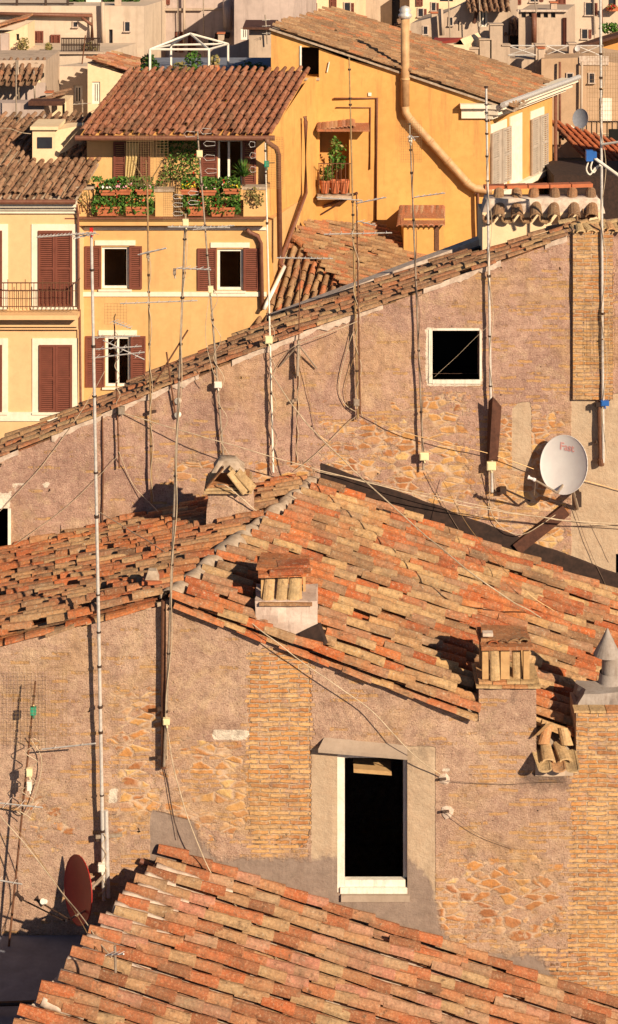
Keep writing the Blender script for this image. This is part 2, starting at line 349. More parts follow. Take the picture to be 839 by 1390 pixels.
def tile_roof(mb, O, u, v, ulen, vlen, sp=.245, e=.34, L=.43, h=.075, jit=1.0, keep=None, pans=True, lift=.05):
    h*=1.22
    O=V(O); u=V(u).normalized(); v=V(v)
    n=u.cross(v).normalized()
    if n.z<0: n=-n
    w=n.cross(u).normalized()
    vp=abs(v.dot(w)); step=sp/vp; nv=max(1,int(round(vlen/step)))
    for i in range(nv+1):
        c0=O+v*(vlen*i/nv)
        uo=U(-.5,.5)*e*.35*jit
        k=0; dr=0
        s=uo
        while s<ulen:
            dr+=U(-.006,.006)*jit
            if R()<.012*jit: s+=e; continue
            pos=c0+u*(s+U(-.02,.02)*jit)+w*(dr+U(-.012,.012)*jit)+n*(lift+.050+U(-.006,.012)*jit)
            if keep is None or keep(pos+u*L*.5):
                ang=U(-.05,.05)*jit; til=-.045+U(-.02,.02)*jit
                uu=(u+w*ang-n*til*-1*0+n*(-0)).normalized()
                uu=(u+w*ang+n*(.055+U(-.015,.018)*jit)).normalized()
                ww=(w-u*ang).normalized(); nn=uu.cross(ww); nn=nn if nn.dot(n)>0 else -nn
                add_tile(mb,pos,uu,ww,nn,L*U(.97,1.03),sp*.68*U(.92,1.06),h*U(.9,1.1))
            s+=e*(1+U(-.06,.06)*jit)
        if pans and i<nv:
            c1=O+v*(vlen*(i+.5)/nv); s=uo+e*.5
            while s<ulen:
                pos=c1+u*s+n*(lift+.008+U(-.005,.005))
                if keep is None or keep(pos+u*L*.5):
                    add_tile(mb,pos,(u+n*.02).normalized(),w,n,L,sp*.80,.045,flip=True,seg=4)
                s+=e
    return mb
def deck(mb,O,u,v,ulen,vlen,t=.06):
    O=V(O);u=V(u).normalized()*ulen;v=V(v)*vlen
    n=u.cross(v).normalized(); n=n if n.z>0 else -n
    mb.obox(O+u*.5+v*.5-n*(t*.5), u*.5, v*.5, n*(t*.5))

# ------------------------------------------------------------------ walls
def lin(pts,x):
    if x<=pts[0][0]:
        a,b=pts[0],pts[1]
    elif x>=pts[-1][0]:
        a,b=pts[-2],pts[-1]
    else:
        for a,b in zip(pts,pts[1:]):
            if a[0]<=x<=b[0]: break
    if b[0]==a[0]: return a[1]
    return a[1]+(b[1]-a[1])*(x-a[0])/(b[0]-a[0])

def wall_sheet(mb, O, d, length, zbot, topfn, holes=(), cell=.1, relief=.012, masks=None, reveal=.25, zfine=None, extra=()):
    """vertical sheet from O along unit d; topfn(s) gives z; holes (s0,s1,z0,z1); face looks to d x up"""
    O=V(O); d=V(d).normalized(); nrm=d.cross(V((0,0,1))).normalized()
    hs=[h for h in holes]
    ss=set([0.0,length])
    for h in hs: ss|={h[0],h[1]}
    ss|=set(extra)
    ss=sorted(ss); S=[]
    for a,b in zip(ss,ss[1:]):
        k=max(1,int(math.ceil((b-a)/cell-1e-6)))
        S+= [a+(b-a)*i/k for i in range(k)]
    S.append(length)
    zmax=max(topfn(s) for s in S)+.01
    zf=zfine if zfine is not None else zbot
    zs={zbot,zf,zmax}
    for h in hs: zs|={h[2],h[3]}
    zs=sorted(z for z in zs if zbot<=z<=zmax); Z=[]
    for a,b in zip(zs,zs[1:]):
        c=cell if a>=zf-1e-6 else 2.0
        k=max(1,int(math.ceil((b-a)/c-1e-6)))
        Z+=[a+(b-a)*i/k for i in range(k)]
    Z.append(zmax)
    nz=len(Z); vs=[]; mk={k:[] for k in (masks or {})}
    hedge=set()
    for s in S:
        tp=topfn(s)
        for z in Z:
            zz=min(z,tp)
            on=any(h[0]-1e-5<=s<=h[1]+1e-5 and h[2]-1e-5<=zz<=h[3]+1e-5 for h in hs)
            p=O+d*s; p=V((p.x,p.y,zz))
            r=0 if (on or zz<zf) else (noise.noise(V((s*.9,zz*.9,3.1+O.y)))*relief*1.6+noise.noise(V((s*4,zz*4,O.y)))*relief)
            vs.append(p+nrm*r)
            for k,fn in (masks or {}).items(): mk[k].append(float(fn(s,zz)))
    fs=[]
    for i in range(len(S)-1):
        sc=(S[i]+S[i+1])/2
        for j in range(nz-1):
            zc=(Z[j]+Z[j+1])/2
            if any(h[0]<sc<h[1] and h[2]<zc<h[3] for h in hs): continue
            if Z[j]>=topfn(S[i])-1e-6 and Z[j]>=topfn(S[i+1])-1e-6: continue
            a=i*nz+j; b=(i+1)*nz+j
            fs.append((a,b,b+1,a+1))
    base=len(mb.v)
    mb.add(vs,fs)
    for k,vals in mk.items():
        cur=mb.attr.setdefault(k,[]); cur+= [0.0]*(base-len(cur)); cur+=vals
    for h in hs:
        a=O+d*h[0]; b=O+d*h[1]; q=-nrm*reveal
        A=V((a.x,a.y,h[2]));B=V((b.x,b.y,h[2]));C=V((b.x,b.y,h[3]));D=V((a.x,a.y,h[3]))
        for p0,p1 in ((A,B),(B,C),(C,D),(D,A)): mb.quad(p0,p1,p1+q,p0+q)

def shell(mb, pts, back):
    """closes a building: outline pts of its front (z profile), pushed back; sides, top and rear"""
    back=V(back); n=len(pts); pts=[V(p) for p in pts]
    for i in range(n):
        a=pts[i]; b=pts[(i+1)%n]
        mb.quad(a,a+back,b+back,b)
    mb.poly([p+back for p in pts][::-1])

# ------------------------------------------------------------------ leaves
def leaves(mb, c, rad, n, size=.07, box=False, shape=None):
    c=V(c)
    for _ in range(n):
        while True:
            q=V((U(-1,1),U(-1,1),U(-1,1)))
            if box or q.length<=1: break
        p=c+V((q.x*rad[0],q.y*rad[1],q.z*rad[2]))
        if shape and not shape(p): continue
        a=V((U(-1,1),U(-1,1),U(-1,1))).normalized(); b=a.cross(V((U(-1,1),U(-1,1),U(-1,1)))).normalized()
        s=size*U(.6,1.3)
        mb.add([p-a*s,p-b*s*.5,p+a*s,p+b*s*.5],[(0,1,2,3)])

def spikes(mb,c,n,L,wd=.02):
    c=V(c)
    for _ in range(n):
        th=U(0,2*math.pi); el=U(.2,1.4)
        d=V((math.cos(th)*math.cos(el),math.sin(th)*math.cos(el),math.sin(el)))
        s=d.cross(V((0,0,1))).normalized()*wd
        m=c+d*L*.6; e=c+d*L+V((0,0,-.25*L*(1-el/1.5)))
        mb.add([c-s,c+s,m+s,m-s,e],[(0,1,2,3),(3,2,4)])
#MARK_A
def rects(lst):
    """lst of (x0,y0,x1,y1,soft[,value]) in photo pixels -> function of px,py"""
    def f(px,py):
        m=0.0
        for r in lst:
            x0,y0,x1,y1,so=r[:5]; val=r[5] if len(r)>5 else 1.0
            d=min(px-x0,x1-px,py-y0,y1-py)
            m=max(m,val*min(1,max(0,.5+d/(2*so))))
        return m
    return f
def onpx(Y,x0,fn):
    return lambda s,z: fn(HX+(x0+s)/Y*F, HY+(CH-z)/Y*F)
def pxhole(Y,x0,p0,q0,p1,q1):
    return (X_(p0,Y)-x0, X_(p1,Y)-x0, Z_(q1,Y), Z_(q0,Y))

# ================================================================== SETTING
g=MB(); g.quad((-400,-100,0),(400,-100,0),(400,600,0),(-400,600,0))
o=g.build('ground',M_SOIL); o['kind']='structure'

# ================================================================== HOUSE A (nearest gable)
YA=25.0
A=thing('gable_house','nearest stone and brick house, its gable wall holding the tall white-framed window','house',(0,YA,0))
ridge0=V((X_(226,YA),YA,Z_(818,YA))); vA=V((.424,1,0)); SR,SL=.374,.25
AX0=-7.0; AX1=7.5
rx=ridge0.x
def topA(s):
    x=AX0+s
    px=HX+x/YA*F
    z = ridge0.z-SR*(x-rx) if x>rx else ridge0.z-SL*(rx-x)
    z-=.03
    if 650<=px<=728: return Z_(930,YA)
    if px>728 and px<782: return Z_(1034,YA)
    if px>=782: return Z_(966,YA)
    return z
brick=rects([(336,885,424,1165,7),(775,960,900,1400,10),(700,1330,900,1500,10)])
rubble=rects([(232,1005,340,1120,30,.80),(150,930,226,1120,34,.72),(560,1190,770,1275,30,.85),(20,1060,110,1200,20,.45),(150,1010,175,1250,20,.55),(430,880,520,900,8,.5),(460,890,640,960,25,.42)])
grey=rects([]) 
def greyf(px,py):
    # band of fresh mortar along the foot of the wall where the low roof meets it
    top=1104+(px-225)*.30; m=0
    if px>205: m=min(1,max(0,.5+(py-top)/22))
    return m*min(1,max(0,.5+(760-px)/60))
smooth=rects([(225,840,334,1000,10,.25),(423,1012,591,1222,4.5)])
def scat(px,py):
    m=rects([(640,1010,760,1100,30,.55),(560,1150,690,1240,30,.6),(120,1000,220,1240,40,.6),(440,900,560,1000,40,.22),(0,880,110,1110,60,.30),(230,1000,335,1110,30,.6),(700,960,782,1250,30,.35),(590,960,760,1150,40,.25),(150,880,220,1000,30,.45)])(px,py)
    return m
white=rects([(290,991,338,1004,5),(318,1086,322,1092,4),(380,1127,412,1165,12,.9),(188,1130,212,1175,11),(148,1070,160,1090,6),(600,1040,610,1046,5),(602,1125,612,1134,4),(620,1130,648,1138,5),(596,940,600,980,4,.4)])
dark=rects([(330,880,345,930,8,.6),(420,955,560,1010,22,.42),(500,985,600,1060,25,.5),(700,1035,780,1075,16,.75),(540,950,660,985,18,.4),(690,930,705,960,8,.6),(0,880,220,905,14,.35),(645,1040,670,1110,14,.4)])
w=MB()
hA=pxhole(YA,AX0,458,1024,553,1213)
def notX(f): return f
wall_sheet(w,(AX0,YA,0),(1,0,0),AX1-AX0,0,topA,[hA],cell=.07,relief=.014,zfine=11.0,reveal=.16,
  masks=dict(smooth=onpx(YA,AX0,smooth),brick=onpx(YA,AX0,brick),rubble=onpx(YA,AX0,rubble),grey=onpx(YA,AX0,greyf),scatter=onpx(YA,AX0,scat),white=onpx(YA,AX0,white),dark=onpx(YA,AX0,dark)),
  extra=[X_(p,YA)-AX0 for p in (649.9,650.1,727.9,728.1,781.9,782.1)])
# the closed volume behind the gable
pts=[(AX0,YA+.02,0),(AX0,YA+.02,topA(0)-.12),(rx,YA+.02,ridge0.z-.16),(AX1,YA+.02,ridge0.z-SR*(AX1-rx)-.16),(AX1,YA+.02,0)]
shell(w,pts,vA*4.75)
w.build('wall',M_WALL,A)
# tall window: white frame, hood, sill, dark room behind
def room(parent,p0,q0,p1,q1,Y,dep):
    m=MB(); a=P(p0,q1,Y); b=P(p1,q0,Y); e=.6; x0_,x1_,z0_,z1_,ya,yb=a.x-e,b.x+e,a.z-.9,b.z+.02,Y+.36,Y+dep
    m.quad((x0_,yb,z0_),(x1_,yb,z0_),(x1_,yb,z1_),(x0_,yb,z1_)); m.quad((x0_,ya,z0_),(x0_,yb,z0_),(x0_,yb,z1_),(x0_,ya,z1_)); m.quad((x1_,ya,z0_),(x1_,yb,z0_),(x1_,yb,z1_),(x1_,ya,z1_)); m.quad((x0_,ya,z0_),(x1_,ya,z0_),(x1_,yb,z0_),(x0_,yb,z0_))
    return m.build('room',M_BLACK,parent)  # near-black walls put the unlit room's darkness into the colour
r=MB(); a=P(458,1213,YA); b=P(553,1024,YA)
y1=YA+.17; r.box(a.x-.5,b.x+.5,y1+2.2,y1+2.25,a.z-2,b.z+.5)
wf=MB()
yf=YA+.07
def bar(mb,p0,q0,p1,q1,Y,t0,t1):
    a=P(p0,q1,Y); b=P(p1,q0,Y); mb.box(a.x,b.x,Y+t0,Y+t1,a.z,b.z)
bar(wf,458,1024,468,1213,YA,.03,.11)
bar(wf,468.2,1024,550,1030,YA,.03,.11)
bar(wf,468.2,1196,550.5,1205,YA,.03,.11)
bar(wf,462,1205.3,553,1213,YA,-.005,.12)
bar(wf,548,1030.2,553,1195.8,YA,.09,.15)
fr=wf.build('window',M_WFR,A)
q=MB(); bar(q,463,1213.5,556,1222,YA,-.045,.02); q.build('sill',M_GREYP,fr)
q=MB()
a=P(432,1017,YA-.16); b=P(553,1027,YA-.16); c=P(553,1011,YA); d=P(440,1001,YA)
t=V((0,0,-.045)); 
q.add([a,b,c,d,a+t,b+t,c+t,d+t],[(0,1,2,3),(7,6,5,4),(0,4,5,1),(1,5,6,2),(2,6,7,3),(3,7,4,0)])
q.build('window_hood',M_GREYP,fr)
# sunlit plank inside, head of the opening
q=MB(); q.obox(P(505,1036,YA+.5),(.26,0,-.02),(0,.25,0),(0,.03,.012)); q.build('ceiling_board',M_TERRAO,A)

# roof
rf=MB()
uR=V((1,0,-SR)); uL=V((-1,0,-SL))
O=ridge0+V((.06,-.04,.02))
def keepR(p):
    px=HX+p.x/p.y*F
    if p.y<YA+.42 and 644<px<733: return False
    if p.y<YA+.16 and px>725: return False
    if p.y<YA+.9 and px>790: return False
    # chimney shafts
    if X_(345,25.3)<p.x<X_(434,25.3) and 25.12<p.y<25.75: return False
    return True
tile_roof(rf,O,uR,vA,9.2,4.58,sp=.235,e=.34,L=.43,h=.072,jit=1.5,keep=keepR)
def keepL(p):
    return True
rf.build('roof',T_OLD,A).name='roof'; rf=MB(); tile_roof(rf,O+V((-.12,0,0)),uL,vA,5.8,4.85,sp=.235,e=.31,L=.42,h=.07,jit=2.1,keep=keepL)
T_LFT=tilemat('rust_tiles',[(0,(.12,.06,.04)),(.14,(.40,.13,.05)),(.28,(.50,.30,.15)),(.38,(.26,.13,.08)),(.5,(.48,.12,.04)),(.6,(.40,.24,.13)),(.7,(.36,.08,.03)),(.85,(.52,.16,.05)),(1,(.46,.28,.15))],lamt=.5,dirt=.75,clump=.25)
roofA=rf.build('roof',T_LFT,A)
dk=MB(); deck(dk,ridge0+vA*.10,uR,vA,9.6,4.5); deck(dk,ridge0+vA*.10,uL,vA,6,4.75); dk.build('roof_deck',M_MORT,roofA)
# mortar ridge, rough
rd=MB(); pts=[]
for i in range(60):
    t=i/59*4.7; p=ridge0+vA*t+V((.02+.03*noise.noise((t*3,1,0)),0,.10+.03*noise.noise((t*4,5,0))))
    pts.append(p)
n=9; vs=[];fs=[]
for i,p in enumerate(pts):
    rr=.085+.03*noise.noise((i*.35,9,0))+(.03 if 18<i<30 else 0)
    for k in range(n):
        a=math.pi*(k/(n-1)*1.3-.15); e=.025*noise.noise((i*.5,k*.8,4))
        vs.append(p+V((math.cos(a)*(rr*1.5+e),0,math.sin(a)*(rr+e)-.02)))
for i in range(59):
    for k in range(n-1): fs.append((i*n+k,i*n+k+1,(i+1)*n+k+1,(i+1)*n+k))
rd.add(vs,fs); rd.build('ridge_mortar',M_MORT,roofA,smooth=True)
# verge: loose tiles and rubble bedding along both rakes
vg=MB()
for k in range(16):
    x=rx+.1+k*.285
    if HX+(x+.40)/YA*F>648: continue
    u=V((1,0,-SR)).normalized(); p=V((x,YA-.03+U(-.03,.02),ridge0.z-SR*(x-rx)+.0+U(0,.02)))
    add_tile(vg,p,(u+V((0,U(-.05,.05),U(-.03,.06)))).normalized(),V((0,1,0)),V((SR,0,1)).normalized(),.42,.2,.055)
vg.build('verge_tiles',T_OLD,roofA)
vg2=MB()
for k in range(18):
    x=rx-.15-k*.27
    u=V((-1,0,-SL)).normalized(); p=V((x,YA-.03+U(-.04,.02),ridge0.z-SL*(rx-x)+.0+U(0,.03)))
    add_tile(vg2,p,(u+V((0,U(-.06,.06),U(-.05,.06)))).normalized(),V((0,1,0)),V((-SL,0,1)).normalized(),.40,.2,.055)
vg2.build('verge_tiles',T_OLD,roofA)
# painted gap-shade strip between the right slope and wall B sits on the roof's far edge
YB=29.95
# chimneys -----------------------------------------------------------
def irregular_block(mb,x0,x1,y0,y1,z0,z1,amp=.02,nx=6,nz=6,taper=0.0,seed=0):
    """a rendered masonry shaft with worn faces"""
    ring=[]
    ny=max(2,int(nx*(y1-y0)/(x1-x0)+.5)); per=[]
    for i in range(nx): per.append((x0+(x1-x0)*i/nx,y0))
    for i in range(ny): per.append((x1,y0+(y1-y0)*i/ny))
    for i in range(nx): per.append((x1-(x1-x0)*i/nx,y1))
    for i in range(ny): per.append((x0,y1-(y1-y0)*i/ny))
    m=len(per); vs=[]; cx=(x0+x1)/2; cy=(y0+y1)/2
    for j in range(nz+1):
        t=j/nz; k=1-taper*t
        for (x,y) in per:
            e=amp*noise.noise((x*5+seed,y*5,(z0+(z1-z0)*t)*5))
            dx=x-cx; dy=y-cy; l=math.hypot(dx,dy)
            vs.append(V((cx+dx*k+dx/l*e,cy+dy*k+dy/l*e,z0+(z1-z0)*t)))
    fs=[]
    for j in range(nz):
        for i in range(m): fs.append((j*m+i,j*m+(i+1)%m,(j+1)*m+(i+1)%m,(j+1)*m+i))
    fs.append(tuple(nz*m+i for i in range(m)))
    mb.add(vs,fs)
def lean_tile(mb,base,top,wid=.16,nrm=V((0,-1,0)),h=.035):
    u=(base-top); L=u.length; u.normalize(); w=u.cross(nrm).normalized()
    add_tile(mb,top,u,w,nrm,L,wid,h,taper=.9,seg=6)
def slabt(mb,c,sx,sy,sz,rot=0,tilt=0):
    ax=V((math.cos(rot),math.sin(rot),tilt)).normalized(); ay=V((-math.sin(rot),math.cos(rot),0)); az=ax.cross(ay)
    mb.obox(c,ax*sx,ay*sy,az*sz)

# chimney 1: tent cap near the ridge
Y=28.0; c=MB(); p=P(280,745,Y); q_=P(343,662,Y)
irregular_block(c,p.x,q_.x,Y,Y+.62,p.z-.5,q_.z,.05,7,8,.04)
ch=c.build('chimney',M_WALL,roofA)
m=MB()
pl=P(277,668,Y-.06); pr=P(342,658,Y-.06)
for k,(dx,dz) in enumerate(((0,0),(.02,.05),(.05,.095))):
    m.obox((( pl.x+pr.x)/2,Y+.28,pl.z+dz),((pr.x-pl.x)/2-dx,0,.01*k),(0,.37-dx,0),(0,0,.018))
ap=P(306,634,Y); L0=P(282,661,Y-.02); R0=P(330,662,Y-.02)
for dy in (.0,.22,.44):
    lean_tile(m,V((L0.x,Y+dy,L0.z)),V((ap.x-.02,Y+dy,ap.z)),.22,V((-.85,0,.5)),.03)
    lean_tile(m,V((R0.x+.06,Y+dy,R0.z)),V((ap.x+.05,Y+dy,ap.z)),.22,V((.85,0,.5)),.03)
lean_tile(m,P(344,664,Y-.1),P(322,640,Y-.08),.15,V((.5,-.8,.4)),.03)
lean_tile(m,P(334,668,Y-.12),P(312,640,Y-.1),.15,V((.5,-.8,.4)),.03)
m.build('chimney_cap',T_LID,ch)
m=MB(); irregular_block(m,P(288,0,Y).x,P(330,0,Y).x,Y+.0,Y+.5,Z_(642,Y),Z_(629,Y),.05,6,3,.45); m.build('cap_mortar',M_MORT,ch,smooth=True)
# chimney 2: pale streaked shaft with upright tiles
Y=25.12; c=MB()
irregular_block(c,X_(346,Y),X_(431,Y),Y,Y+.6,Z_(892,Y),Z_(816,Y),.04,8,8,.02,3)
ch=c.build('chimney',M_CHIM,roofA)
m=MB()
for a,b,dd in ((357,372,0),(375,390,.01),(391,407,0)):
    cx=X_((a+b)/2,Y); wd=X_(b,Y)-X_(a,Y)
    lean_tile(m,V((cx-.01,Y+.06+dd,Z_(818,Y))),V((cx+.02,Y+.09+dd,Z_(783,Y))),wd+.01,V((0,-1,.05)),.045)
m.build('upright_tile',T_LID,ch)
for x,dy in ((356,0.05),(408,0.05),(413,.3),(356,.45),(413,.48)):
    m=MB(); m.obox((X_(x,Y),Y+.08+dy,Z_(800,Y)),(.018,0,0),(0,.05,0),(0,0,.18)); m.build('upright_brick',M_TERRAO,ch)
m=MB()
slabt(m,V((X_(385,Y),Y+.3,Z_(780,Y)-.0)),.36,.34,.022,.05,.01); slabt(m,V((X_(378,Y),Y+.33,Z_(776,Y))),.28,.28,.02,-.1,-.03)
slabt(m,V((X_(398,Y),Y+.25,Z_(775,Y))),.22,.12,.022,.1,.02)
lean_tile(m,P(412,776,Y),P(366,778,Y),.16,V((0,-.2,1)),.04)
slabt(m,V((X_(388,Y),Y+.28,Z_(819,Y))),.36,.33,.02,0,0)
m.build('chimney_cap',T_OLD,ch)
m=MB(); m.obox(P(426,866,Y-.06),(.125,.0,.06),(.02,.03,-.0),(-.05,.0,.14)); m.build('slate_flashing',M_BITU_SHADE,ch)
# chimney 3: shaft flush with the gable wall
Y=24.98; c=MB()
irregular_block(c,X_(651,Y),X_(727,Y),Y+.06,Y+.62,Z_(1040,Y),Z_(932,Y),.02,8,9,.0,8)
ch=c.build('chimney',M_WALL,roofA)
m=MB()
for k in range(5):
    x0=646+k*17.5; m.box(X_(x0,Y),X_(x0+17,Y),Y-.07+U(-.01,.01),Y+.66,Z_(932,Y)+U(0,.004),Z_(932,Y)+.03+U(0,.006))
for k in range(4):
    x0=650+k*19; m.box(X_(x0,Y),X_(x0+18.3,Y),Y-.03+U(-.01,.01),Y+.6,Z_(932,Y)+.042,Z_(932,Y)+.075+U(0,.006))
m.build('ledge_tile',T_LID,ch)
for a,b in ((655,664),(680,692),(711,719)):
    m=MB(); m.box(X_(a,Y),X_(b,Y),Y+.02,Y+.14,Z_(924,Y)+.01,Z_(881,Y)); m.build('upright_brick',M_TERRAO,ch)
    m=MB(); m.box(X_(a,Y),X_(b,Y),Y+.42,Y+.52,Z_(924,Y)+.01,Z_(881,Y)); m.build('upright_brick',M_TERRAO,ch)
for pp in ((672,671,0),(703,701,.1)):
    m=MB(); lean_tile(m,P(pp[0],923,Y+pp[2]),P(pp[1],882,Y+pp[2]),.14,V((0,-1,0)),.03); m.build('upright_tile',T_LID,ch)

m=MB(); slabt(m,V((X_(687,Y),Y+.27,Z_(878,Y))),.35,.33,.024,.03,-.005); slabt(m,V((X_(683,Y),Y+.3,Z_(874,Y)+.01)),.27,.24,.022,-.1,.01)
for k in range(4): lean_tile(m,P(670+k*14,874-k,Y+.02),P(664+k*14,866,Y+.5),.15,V((0,-.3,1)),.05)
m.build('chimney_cap',T_OLD,ch)
m=MB(); slabt(m,P(662,860,Y+.1),.07,.05,.022); m.build('mortar_lump',M_WMORT,ch)
# little stub chimney on the left slope
Y=25.35; c=MB(); irregular_block(c,X_(196,Y),X_(219,Y),Y,Y+.28,Z_(826,Y),Z_(795,Y),.02,4,4)
ch=c.build('chimney',M_MORT,roofA); m=MB(); m.box(X_(193,Y),X_(220,Y),Y-.04,Y+.3,Z_(793,Y),Z_(788.5,Y)); m.build('chimney_cap',M_TERRA,ch)
m=MB(); irregular_block(m,X_(197,Y),X_(215,Y),Y+.02,Y+.2,Z_(788,Y),Z_(777,Y),.03,4,3,.3); m.build('cap_mortar',M_MORT,ch)
# broken eave tiles between chimney and pier
m=MB(); Y=24.8
for x,rot in ((742,-.1),(760,.05)):
    add_tile(m,P(x-2,1010,Y+.3),V((.12+rot,-.95,-.22)).normalized(),V((1,0,0)),V((0,.22,.95)).normalized(),.36,.19,.05)
for x in (733,752,770):
    add_tile(m,P(x,1016,Y+.25),V((rot,-.95,-.22)).normalized(),V((1,0,.05)),V((0,.22,.95)).normalized(),.40,.24,.045,flip=True)
add_tile(m,P(727,1000,Y+.2),V((.5,-.2,.6)).normalized(),V((.6,.6,0)).normalized(),V((-.3,-.8,.5)).normalized(),.26,.2,.07)
add_tile(m,P(744,985,Y+.3),V((-.3,-.3,-.8)).normalized(),V((1,0,0)),V((0,-.9,.36)).normalized(),.24,.17,.07)
add_tile(m,P(764,988,Y+.3),V((.2,-.3,-.8)).normalized(),V((1,0,0)),V((0,-.9,.36)).normalized(),.22,.17,.07)
m.build('broken_eave_tiles',T_LID,roofA)
m=MB(); irregular_block(m,X_(729,Y),X_(781,Y),YA-.03,YA+.4,Z_(1052,YA),Z_(1026,YA),.04,5,3); m.build('eave_bedding',M_BGG,roofA)
# brick pier coping and conical cowl
m=MB()
for k in range(7):
    x0=779+k*22; m.box(X_(x0,YA),X_(x0+21,YA),YA-.05+U(-.01,.01),YA+.14,Z_(966,YA)+U(0,.005),Z_(966,YA)+.03)
m.build('pier_coping',T_LID,A)
m=MB(); irregular_block(m,X_(790,YA),X_(905,YA),YA+.15,YA+.6,Z_(967,YA),Z_(950,YA),.10,16,5,.12); m.build('concrete_lump',M_ZINC,A)
m=MB(); p0=X_(782,YA); 
m.box(p0,AX1,YA+.02,YA+.6,Z_(1090,YA),Z_(966,YA)-.004); m.build('pier',M_WALL,A)
c=MB(); Y=25.25
for (x,ry,z0,z1,tp) in ((833,.30,962,925,.3),(834,.2,926,895,.12)):
    rr=[(X_(x+18,Y)-X_(x,Y))*k for k in (1.3,1.1,.9,.8)] if z0==962 else [(X_(x+16,Y)-X_(x,Y))*k for k in (.8,.78,.75,.75)]
    prof=[(r_*(1+.04*noise.noise((i,2,x))), (Z_(z1,Y)-Z_(z0,Y))*i/3) for i,r_ in enumerate(rr)]
    c.lathe((X_(x,Y),Y+.3,Z_(z0,Y)),(0,0,1),prof,16)
ch=c.build('chimney_pipe',M_ZINC,A,smooth=True)
m=MB(); m.lathe((X_(828,Y),Y+.25,Z_(899,Y)),(.02,0,1),[(.02,0),(.19,0),(.18,.02),(.09,.19),(.012,.36),(0,.365)],24); m.build('cowl',M_ZINC,ch)
# two porcelain insulators on wall
for (x,y) in ((603,1057),(607,1101)):
    m=MB(); m.lathe((X_(x,YA),YA+.01,Z_(y,YA)),(0,-1,0),[(.085+.03*noise.noise((x,k,1)),.0+.012*k) for k in range(3)]+[(.03,.05),(0,.055)],9); m.v=[p+V((.03*noise.noise(p*13),0,.035*noise.noise(p*11))) for p in m.v]; ob=m.build('wire_anchor',M_WMORT,A)
    m=MB(); m.tube([P(x-7,y+1,YA-.09),P(x+2,y,YA-.04)],.018); m.build('hook',M_DARKM,ob)

# ================================================================== LOW ROOF R (bottom of the picture)
Rr=thing('low_tiled_house','low house in front whose bright orange tiled roof fills the bottom edge','house',(1,23,0))
zR=Z_(1163,YA); SRr=.335; x0=X_(216,YA)
OR=V((x0,YA-.06,zR)); vR=V((-.39,-1,0)); uRr=V((1,0,-SRr))
rf=MB(); tile_roof(rf,OR,uRr,vR,8.2,6.2,sp=.235,e=.33,L=.42,h=.075,jit=1.1)
rr=rf.build('roof',T_RED,Rr)
dk=MB(); deck(dk,OR,uRr,vR,8.6,6.2,.08); dk.build('roof_deck',M_WMORT,rr)
# mortar beds visible between covers near the high edge
mm=MB()
step=.235/abs(vR.dot((uRr.normalized().cross(V((uRr.x*0+SRr,0,1)).normalized()).cross(V((0,0,0)))+V((0,1,0)))))
for i in range(0,26):
    c0=OR+vR*(6.2*(i+.5)/26)
    if R()<.12: continue
    Lm=U(.3,1.3)
    p=c0+uRr.normalized()*U(0,.15)+V((0,0,.115)); e=p+uRr.normalized()*Lm
    q_=[p.lerp(e,j/8)+V((.01*noise.noise((i,j,1)),0,.025*noise.noise((i*3.1,j*.9,2)))) for j in range(9)]; mm.tube(q_,.075,6,r2=.045)
mm.build('bedding_mortar',M_WMORT,rr,smooth=True)
w=MB(); t_=V((0,0,-.08)); a=OR+t_; b=OR+vR*6.2+t_; c_=b+uRr*8; d_=a+uRr*8
for p,q in ((a,b),(b,c_),(c_,d_)): w.quad(p,q,V((q.x,q.y,0)),V((p.x,p.y,0)))
w.build('wall',M_WALL,Rr)
# gutter stub at the apex
m=MB(); m.tube([P(190,1168,YA-.07),P(215,1180,YA-.07)],.035,8); m.build('pipe_stub',M_PIPE,Rr)
# shaded terrace in the lower left corner
T=thing('flat_terrace','shaded flat terrace at the foot of the near wall, below the red dish','terrace',(-4,22,0))
m=MB(); zt=Z_(1268,YA); m.box(-7.5,-2.6,17.5,YA-.03,0,zt-.3); m.build('wall',M_WALL,T)
m=MB(); m.add([(-7.5,17.5,zt-.28),(-2.3,17.5,zt-.28),(-2.1,YA-.02,zt),(-7.5,YA-.02,zt-.02),(-7.5,17.5,zt-.4),(-2.3,17.5,zt-.4),(-2.1,YA-.02,zt-.12),(-7.5,YA-.02,zt-.14)],[(0,1,2,3),(0,4,5,1),(3,7,4,0)]); m.build('floor_screed',M_TERR,T)
m=MB()
for k in range(3): m.tube([(-7,23.2-.6*k,zt+.05),(-3.2-.2*k,23.4-.6*k,zt+.07)],.03)
m.build('conduit',M_DARKM,T)

# ================================================================== HOUSE B (long pink wall)
B=thing('pink_walled_house','long pink-plastered house wall behind the nearest roof, with a small square white-edged window','house',(0,YB,0))
BX0=-8.5; BX1=8.0
tp=[(-300,750),(0,624),(190,543),(300,498),(420,450),(520,415),(770,323),(774,322),(776,312),(1100,300)]
def topB(s):
    px=HX+(BX0+s)/YB*F; return Z_(lin(tp,px),YB)
brick=rects([(778,312,832,540,5)])
rubble=rects([(520,530,640,700,34,.72),(660,540,772,760,34,.66),(640,680,770,770,24,.85),(430,560,530,680,34,.6),(430,570,560,640,20,.55),(230,620,300,660,20,.7),(340,620,430,660,15,.6),(770,545,775,760,4,.5)])
def smoothB(px,py):
    m=rects([(776,535,1000,900,9),(703,545,720,620,4,.9),(694,552,722,640,7,.9)])(px,py); return m
scatB=rects([(640,360,772,560,50,.50),(660,540,772,640,30,.85),(440,340,520,420,30,.2),(700,390,772,540,30,.62),(420,520,560,640,40,.4),(200,600,340,690,40,.35),(560,640,770,740,40,.3)])
